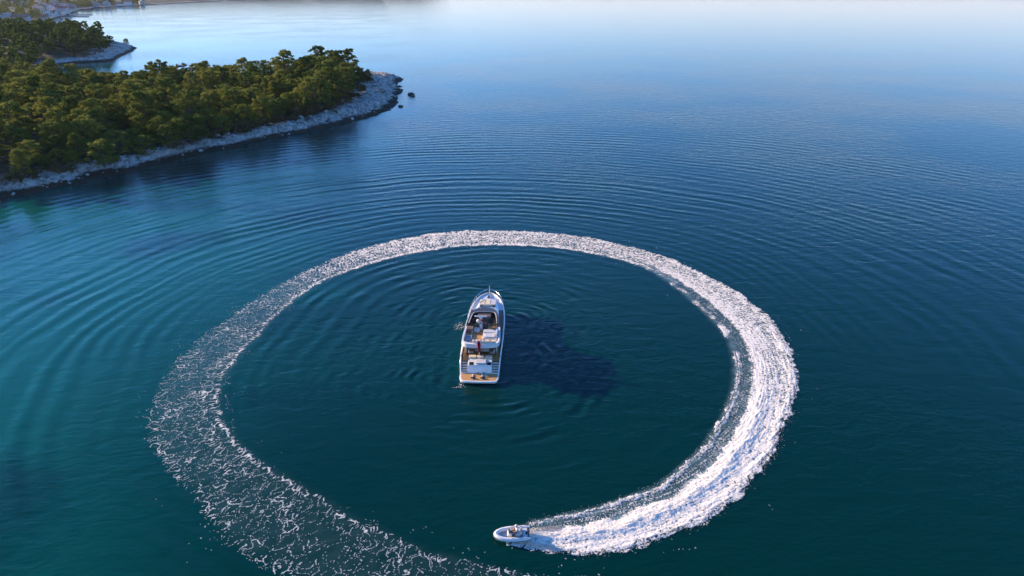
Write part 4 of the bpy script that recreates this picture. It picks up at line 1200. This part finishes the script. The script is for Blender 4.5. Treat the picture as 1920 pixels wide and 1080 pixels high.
for x0, x1 in ((-1.4, -0.5), (-0.47, 0.47), (0.5, 1.4)):
    MB().box(x0, x1, 3.34, 3.95, 1.28, 1.70).obj('cushion', CREAM, bn, bevel=0.06)
# side steps up from the swim platform
for s in (-1, 1):
    st_ = empty('side_stairs', (0, 0, 0)); st_.parent = yacht
    for k in range(5):
        y0 = 1.75 + 0.30 * k; z0 = 0.45 + 0.165 * (k + 1)
        xa, xb = sorted((s * 1.47, s * 2.18))
        MB().box(xa, xb, y0, y0 + 0.31, 0.1, z0 - 0.03).obj('riser', GEL, st_)
        MB().box(xa + 0.02, xb - 0.02, y0 + 0.02, y0 + 0.24, z0 - 0.03, z0 + 0.005).obj('tread', TEAKD, st_)
# swim platform
pl = [(-2.30, 1.85), (-2.28, 0.9), (-2.12, 0.22), (-1.9, 0.02), (0, -0.10), (1.9, 0.02), (2.12, 0.22), (2.28, 0.9), (2.30, 1.85)]
plat = MB().loft([[(x * 0.97, max(y, 0.1) , 0.12) for x, y in pl], [(x, y, 0.26) for x, y in pl], [(x, y, 0.40) for x, y in pl], [(x * 0.99, y + 0.02, 0.44) for x, y in pl]]).obj('swim_platform', GEL, yacht, smooth=True)
MB().prism([(-2.12, 1.70), (-2.10, 0.95), (-1.95, 0.36), (-1.8, 0.22), (0, 0.10), (1.8, 0.22), (1.95, 0.36), (2.10, 0.95), (2.12, 1.70)], 0.43, 0.452).obj('teak_planking', TEAK, plat)
for x in (-0.75, 0.35):
    mb = MB()
    mb.box(x - 0.06, x + 0.06, 0.42, 1.45, 0.45, 0.55)
    mb.obj('tender_chock', GEL, plat, bevel=0.02)
    MB().box(x - 0.16, x + 0.28, 0.50, 0.72, 0.452, 0.62).obj('chock_pad', BLK, plat, bevel=0.03)
MB().tube([(0.98, 1.68, 0.5), (0.98, 1.2, 0.62), (0.3, 0.95, 0.55)], 0.045, 6).obj('passerelle_arm', STEEL, plat, smooth=True)
# ensign on its staff
es = empty('ensign', (0, 0, 0)); es.parent = yacht
MB().tube([(-0.12, 3.30, 1.5), (-0.12, 2.55, 4.55)], [0.03, 0.018], 6).obj('staff', WHITEF, es)
rg = []
for u in np.linspace(0, 1, 14):
    top = Vector((-0.12, 2.58, 4.3)) .lerp(Vector((-0.04, 2.66, 2.75)), u)
    wdt = 0.10 + 0.26 * math.sin(math.pi * min(1, u * 0.85 + 0.1))
    rg.append([(top.x - wdt * (0.45 + 0.08 * math.sin(9 * u)), top.y - 0.10 * math.sin(5 * u), top.z), (top.x - wdt * 0.15, top.y + 0.09, top.z - 0.02), (top.x + wdt * 0.2, top.y - 0.08, top.z + 0.01), (top.x + wdt * (0.55 + 0.1 * math.sin(7 * u)), top.y + 0.06, top.z)])
MB().loft(rg, False, (False, False)).obj('flag', RED, es, smooth=True)
MB().loft([[(-0.2, 2.53, 4.27), (-0.09, 2.49, 4.29)], [(-0.22, 2.50, 4.02), (-0.07, 2.47, 4.03)]], False, (False, False)).obj('canton', BLUEF, es)

# loose furniture in the cockpit
YM = Matrix.Translation((YS[0], YS[1], 0)) @ Matrix.Rotation(YH, 4, 'Z')
def on_yacht(o, x, y, z, rz=0):
    p = YM @ Vector((x, y, z)); o.location = p; o.rotation_euler = (0, 0, YH + rz)
tb = empty('cockpit_table'); on_yacht(tb, 0.1, 4.75, 1.28)
for x0, x1, m_ in ((-0.85, -0.01, GELG), (0.01, 0.85, GEL)):
    MB().box(x0, x1, -0.42, 0.42, 0.68, 0.74).obj('table_leaf', m_, tb, bevel=0.025)
for x in (-0.45, 0.45):
    MB().tube([(x, 0, 0), (x, 0, 0.69)], 0.05, 8).obj('leg', STEEL, tb)
tag(tb, 'white two-leaf dining table in the yacht cockpit', 'table')
def deck_chair(x, y, rz, label):
    t = empty('deck_chair'); on_yacht(t, x, y, 1.28, rz)
    MB().box(-0.27, 0.27, -0.25, 0.27, 0.40, 0.48).obj('seat', GREYC, t, bevel=0.03)
    MB().box(-0.27, 0.27, -0.30, -0.24, 0.45, 0.92).obj('backrest', GREYC, t, bevel=0.025)
    for sx in (-1, 1):
        for sy in (-1, 1):
            MB().tube([(sx * 0.26, sy * 0.24, 0), (sx * 0.24, sy * 0.22, 0.41)], 0.022, 6).obj('leg', TEAK, t)
        MB().tube([(sx * 0.29, -0.27, 0.66), (sx * 0.29, 0.25, 0.66), (sx * 0.26, 0.24, 0.41)], 0.022, 6).obj('armrest', TEAK, t)
    tag(t, label, 'chair', 'cockpit chairs of the yacht')
deck_chair(-1.25, 4.6, -1.35, 'cushioned teak chair at the port end of the cockpit table')
deck_chair(1.32, 4.55, 1.35, 'cushioned teak chair at the starboard end of the cockpit table')
deck_chair(-1.15, 5.6, -1.9, 'cushioned teak chair beside the port cockpit wing, behind the table')

# ------------------------------------------------------------------ tender
TUBE = simple('white_hypalon', (0.78, 0.745, 0.69), 0.45, 0.04, 3)
TUBEG = simple('grey_rubbing_strake', (0.22, 0.23, 0.26), 0.6, 0.1, 4)
NONSK = simple('grey_nonskid', (0.42, 0.43, 0.47), 0.8, 0.1, 6)
SEATC = simple('ivory_vinyl', (0.70, 0.64, 0.55), 0.6, 0.06, 4)
rib = empty('rib_tender', (0.10, 43.38, 0.02), (R(-5), R(4), R(183)))   # bow points left in the picture, lifted, heeled into the turn
rib.scale = (0.9, 0.9, 0.9)
tag(rib, 'small white inflatable tender speeding left ahead of the foam trail', 'boat')
# local axes: +x forward
side = [(-1.62, 0.62), (-1.0, 0.66), (-0.2, 0.67), (0.5, 0.64), (1.0, 0.52), (1.35, 0.33), (1.55, 0.12), (1.58, 0.0)]
zt = [0.42, 0.42, 0.43, 0.46, 0.52, 0.58, 0.62, 0.63]
rt = [0.10, 0.20, 0.21, 0.21, 0.20, 0.19, 0.18, 0.18]
path = [(x, y, z) for (x, y), z in zip(side, zt)]
path = path + [(x, -y, z) for (x, y, z) in reversed(path[:-1])]
MB().tube(path, rt + rt[-2::-1], 14).obj('tube_collar', TUBE, rib, smooth=True)
st2 = [(x, y + (0.205 if abs(y) > 0.3 else 0.14) * np.sign(y) if abs(y) > 0.05 else y, z - 0.02) for x, y, z in path]
st2 = [(x + (0.185 if x > 1.3 else (0.10 if x > 0.8 else 0)), y, z) for x, y, z in st2]
MB().tube(st2[1:-1], 0.03, 6).obj('rubbing_strake', TUBEG, rib, smooth=True)
hr = []
for x, b, k in ((-1.45, 0.58, -0.05), (-0.6, 0.60, -0.08), (0.3, 0.56, -0.05), (0.9, 0.40, 0.08), (1.25, 0.2, 0.25), (1.45, 0.04, 0.42)):
    zc = 0.3 + 0.14 * max(0, x / 1.4)
    hr.append([(x, -b, zc), (x, -b * 0.85, 0.12 + 0.2 * max(0, x / 1.4)), (x, 0, k), (x, b * 0.85, 0.12 + 0.2 * max(0, x / 1.4)), (x, b, zc)])
MB().loft(hr, True, (True, True)).obj('hull', GEL, rib, smooth=True)
MB().prism([(-1.40, -0.5), (0.5, -0.5), (0.95, -0.38), (1.25, -0.18), (1.25, 0.18), (0.95, 0.38), (0.5, 0.5), (-1.40, 0.5)], 0.30, 0.345).obj('deck', NONSK, rib)
MB().prism([(0.62, -0.40), (0.95, -0.30), (1.2, -0.12), (1.2, 0.12), (0.95, 0.30), (0.62, 0.40)], 0.345, 0.47).obj('bow_cushion', NONSK, rib, bevel=0.04)
cn = MB().loft([[(0.08, -0.34, 0.34), (0.62, -0.30, 0.34), (0.62, 0.30, 0.34), (0.08, 0.34, 0.34)], [(0.10, -0.30, 0.84), (0.40, -0.27, 0.80), (0.40, 0.27, 0.80), (0.10, 0.30, 0.84)]]).obj('console', SEATC, rib, bevel=0.05)
MB().loft([[(0.36, -0.26, 0.80), (0.39, -0.26, 0.80), (0.39, 0.26, 0.80), (0.36, 0.26, 0.80)], [(0.24, -0.24, 1.02), (0.26, -0.24, 1.02), (0.26, 0.24, 1.02), (0.24, 0.24, 1.02)]]).obj('windscreen', GLASS, cn)
ring = [(0.02 - 0.06 * math.sin(t), 0.15 * math.cos(t), 0.80 + 0.13 * math.sin(t)) for t in np.linspace(0, 2 * math.pi, 17)]
MB().tube(ring, 0.017, 6).obj('steering_wheel', BLK, cn)
MB().box(0.10, 0.2, 0.08, 0.24, 0.82, 0.88).obj('instrument', BLK, cn)
se = MB().box(-0.72, -0.22, -0.36, 0.36, 0.34, 0.66).obj('helm_seat', SEATC, rib, bevel=0.06)
MB().box(-0.84, -0.70, -0.36, 0.36, 0.5, 0.90).obj('seat_backrest', SEATC, rib, bevel=0.05)
MB().box(-1.38, -0.88, -0.48, 0.48, 0.34, 0.60).obj('engine_hatch', GREYC, rib, bevel=0.06)
MB().box(-1.35, -1.16, 0.05, 0.33, 0.60, 0.635).obj('hatch_vent', BLK, rib, bevel=0.01)
MB().box(-1.50, -1.40, -0.56, 0.56, 0.05, 0.56).obj('transom', CHAR, rib, bevel=0.03)
MB().tube([(-1.5, 0, 0.12), (-1.68, 0, 0.06)], 0.09, 10).obj('jet_nozzle', STEEL, rib, smooth=True)
for s in (-1, 1):
    MB().tube([(-0.85, s * 0.66, 0.63), (-0.6, s * 0.67, 0.68), (-0.1, s * 0.67, 0.69), (0.15, s * 0.66, 0.65)], 0.018, 5).obj('grab_line', TUBEG, rib)

# ------------------------------------------------------------------ driver
SKIN = simple('skin', (0.50, 0.27, 0.17), 0.6, 0.08, 6)
SHIRT = simple('white_shirt', (0.76, 0.75, 0.74), 0.85, 0.05, 5, 0.3, 0.2)
SHORTS = simple('dark_shorts', (0.05, 0.055, 0.075), 0.85, 0.15, 6, 0.3, 0.2)
HAIR = simple('fair_cap', (0.70, 0.66, 0.56), 0.8, 0.1, 8)

def skin_obj(name, joints, bones, mat, parent, root=0, sub=2):
    me = bpy.data.meshes.new(name)
    me.from_pydata([j[:3] for j in joints], bones, [])
    me.materials.append(mat)
    o = bpy.data.objects.new(name, me); COL.objects.link(o); o.parent = parent
    md = o.modifiers.new('skin', 'SKIN'); md.use_smooth_shade = True
    for i, j in enumerate(joints):
        me.skin_vertices[0].data[i].radius = (j[3], j[4] if len(j) > 4 else j[3])
        me.skin_vertices[0].data[i].use_root = (i == root)
    s = o.modifiers.new('sub', 'SUBSURF'); s.levels = sub; s.render_levels = sub
    return o

# seated at the helm, facing the bow (+x), one hand on the wheel, the other on the seat back
drv = empty('person'); drv.parent = None
drv.matrix_world = Matrix.LocRotScale(rib.location, rib.rotation_euler, (0.9, 0.9, 0.9)) @ Matrix.Translation((-0.42, -0.05, 0.66))
tag(drv, 'person in white shirt and dark shorts seated steering the tender', 'person')
J = [(0.0, 0, 0.10, 0.13, 0.15), (-0.02, 0, 0.26, 0.11, 0.14), (0.0, 0, 0.44, 0.12, 0.17), (0.02, 0, 0.545, 0.07, 0.09), (0.03, 0, 0.595, 0.058), (0.05, 0, 0.655, 0.088), (0.055, 0, 0.735, 0.105), (0.05, 0, 0.81, 0.08),
     (0.0, 0.19, 0.49, 0.065), (0.10, 0.25, 0.26, 0.045), (0.34, 0.17, 0.24, 0.033), (0.40, 0.15, 0.25, 0.035),
     (0.0, -0.19, 0.49, 0.065), (0.02, -0.27, 0.24, 0.045), (0.26, -0.22, 0.18, 0.033), (0.38, -0.15, 0.24, 0.035),
     (0.12, 0.10, 0.08, 0.09), (0.42, 0.15, 0.10, 0.062), (0.40, 0.15, -0.12, 0.05), (0.36, 0.15, -0.28, 0.036), (0.47, 0.16, -0.30, 0.035),
     (0.12, -0.10, 0.08, 0.09), (0.40, -0.16, 0.10, 0.062), (0.34, -0.16, -0.12, 0.05), (0.28, -0.16, -0.28, 0.036), (0.39, -0.17, -0.30, 0.035)]
Bn = [(0, 1), (1, 2), (2, 3), (3, 4), (4, 5), (5, 6), (6, 7), (2, 8), (8, 9), (9, 10), (10, 11), (2, 12), (12, 13), (13, 14), (14, 15), (0, 16), (16, 17), (17, 18), (18, 19), (19, 20), (0, 21), (21, 22), (22, 23), (23, 24), (24, 25)]
# fingers closed on the wheel
for hb, sy in ((11, 1), (15, -1)):
    hx, hy, hz = J[hb][:3]
    for k, (dx, dy, dz) in enumerate(((0.05, 0.03, 0.015), (0.06, 0.01, 0.01), (0.06, -0.012, 0.004), (0.05, -0.032, -0.004), (0.03, -0.045 * sy, 0.03))):
        n = len(J)
        J.append((hx + dx, hy + dy, hz + dz, 0.010)); J.append((hx + dx + 0.015, hy + dy * 0.9, hz + dz - 0.03, 0.008))
        Bn += [(hb, n), (n, n + 1)]
body = skin_obj('body', J, Bn, SKIN, drv)
S_ = [(0.0, 0, 0.13, 0.145, 0.165), (-0.02, 0, 0.27, 0.13, 0.16), (0.0, 0, 0.44, 0.14, 0.185), (0.02, 0, 0.53, 0.085, 0.12), (0.0, 0.19, 0.49, 0.085), (0.06, 0.235, 0.34, 0.068), (0.0, -0.19, 0.49, 0.085), (0.012, -0.245, 0.33, 0.068)]
skin_obj('shirt', S_, [(0, 1), (1, 2), (2, 3), (2, 4), (4, 5), (2, 6), (6, 7)], SHIRT, drv)
P_ = [(0.0, 0, 0.10, 0.15, 0.17), (0.12, 0.10, 0.08, 0.105), (0.31, 0.135, 0.095, 0.09), (0.12, -0.10, 0.08, 0.105), (0.29, -0.14, 0.095, 0.09)]
skin_obj('shorts', P_, [(0, 1), (1, 2), (0, 3), (3, 4)], SHORTS, drv)
cap = MB().ball((0.045, 0, 0.795), (0.118, 0.110, 0.080), 14, 8)
cap.obj('cap', HAIR, drv, smooth=True)
MB().loft([[(0.10, -0.06, 0.79), (0.15, -0.03, 0.788), (0.15, 0.03, 0.788), (0.10, 0.06, 0.79)], [(0.10, -0.06, 0.80), (0.22, -0.045, 0.78), (0.22, 0.045, 0.78), (0.10, 0.06, 0.80)]]).obj('cap_peak', HAIR, drv)
MB().ball((0.148, 0, 0.712), (0.022, 0.016, 0.022), 8, 6).obj('nose', SKIN, drv, smooth=True)
for s in (-1, 1):
    MB().ball((0.05, s * 0.096, 0.722), (0.022, 0.012, 0.032), 8, 6).obj('ear', SKIN, drv, smooth=True)
    MB().ball((0.136, s * 0.036, 0.742), (0.012, 0.014, 0.010), 8, 6).obj('eye', BLK, drv, smooth=True)
MB().box(0.120, 0.140, -0.025, 0.025, 0.668, 0.677).obj('mouth', simple('lips', (0.40, 0.16, 0.13), 0.6), drv)

# ------------------------------------------------------------------ spray, splashes, drifting specks
def foam_patch(name, cx, cy, rx, ry, cov, label, seed, step=0.05):
    gx = np.arange(-rx, rx, step); gy = np.arange(-ry, ry, step)
    X, Y = np.meshgrid(gx, gy, indexing='ij'); x, y = X.ravel(), Y.ravel()
    f1, f2 = worley(x / 0.5 + 0.5 * noise2(x / 0.4, y / 0.4, seed), y / 0.4 + 0.5 * noise2(x / 0.4, y / 0.4, seed + 1), seed + 2)
    e = 1 - (x / rx) ** 2 - (y / ry) ** 2 + 0.8 * fbm(x / 0.7, y / 0.7, 3, seed + 3)
    U = rank01(f2 - f1 + 0.25 * noise2(x / 0.15, y / 0.15, seed + 4))
    mk = (U < cov * np.clip(e, 0, 1))
    f = grid_faces(len(gx), len(gy)); ii, jj = np.meshgrid(np.arange(len(gx) - 1), np.arange(len(gy) - 1), indexing='ij')
    f = f[mk[(ii * len(gy) + jj).ravel()]]
    used, inv = np.unique(f, return_inverse=True)
    z = sea_z(x + cx, y + cy) + 0.03 + 0.05 * np.maximum(0, noise2(x / 0.3, y / 0.3, seed + 5))
    me = np_mesh(name, np.stack([x + cx, y + cy, z], 1)[used], inv.reshape(f.shape))
    fattr(me, 'thick', np.full(len(used), 0.6))
    tag(link(name, me, M_FOAM, None, True), label, 'foam', kind='stuff')
foam_patch('splash_foam', -7.1, 81.6, 0.9, 1.4, 0.16, 'patch of white splash beside the yacht on its port side', 901)
foam_patch('stern_foam', -5.9, 66.6, 1.0, 0.7, 0.10, 'few white bubbles by the port corner of the swim platform', 911)

def spray():
    r = np.random.default_rng(88)
    tet = np.array([(1, 1, 1), (1, -1, -1), (-1, 1, -1), (-1, -1, 1)], float) / 1.7
    tf = np.array([(0, 1, 2), (0, 3, 1), (0, 2, 3), (1, 3, 2)])
    V = []; n = 0
    m = 2600
    a = 7 + 55 * r.random(m) ** 1.3
    t = np.where(r.random(m) < 0.6, r.normal(0.50, 0.08, m), np.where(r.random(m) < 0.6, r.normal(0.98, 0.05, m), r.normal(0.02, 0.04, m)))
    rr_ = r_in(a) + t * (r_out(a) - r_in(a))
    th = np.radians(a - 90)
    z = 0.08 + np.abs(r.normal(0, 0.14, m)) * (1 - sstep(20, 65, a))
    c = np.stack([CX + rr_ * np.cos(th), CY + rr_ * np.sin(th), z + 0.05], 1)
    # sheets thrown out beside and behind the tender
    m2 = 1500
    d = r.random(m2) ** 0.7 * 3.6; s = r.choice([-1, 1], m2)
    x = 0.5 + d + r.normal(0, 0.12, m2); y = 43.32 + s * (0.62 + 0.16 * d) + r.normal(0, 0.10 + 0.03 * d, m2) - 0.03 * d
    zz = 0.06 + np.abs(r.normal(0, 0.13, m2)) * np.exp(-d / 2.0)
    c = np.concatenate([c, np.stack([x, y, zz], 1)])
    sz = r.uniform(0.015, 0.045, len(c))
    V = (tet[None] * sz[:, None, None] + c[:, None]).reshape(-1, 3)
    F = (tf[None] + 4 * np.arange(len(c))[:, None, None]).reshape(-1, 3)
    me = np_mesh('spray', V, F); fattr(me, 'thick', np.full(len(V), 0.9))
    tag(link('spray', me, M_FOAM), 'fine white spray flying up behind the tender', 'spray', kind='stuff')
spray()

# ------------------------------------------------------------------ air
def haze():
    m = bpy.data.materials.new('haze'); m.use_nodes = True
    nt = m.node_tree; nt.nodes.remove(nt.nodes['Principled BSDF'])
    v = N(nt, 'ShaderNodeVolumePrincipled')
    v.inputs['Color'].default_value = (0.80, 0.88, 1.0, 1)
    v.inputs['Density'].default_value = 0.000022
    v.inputs['Anisotropy'].default_value = 0.3
    nt.links.new(v.outputs[0], nt.nodes['Material Output'].inputs['Volume'])
    o = MB().box(-5600, 5600, -760, 6400, -10, 130).obj('haze', m)
    tag(o, 'thin pale blue air over the sea toward the far shore', 'haze', kind='stuff')
haze()
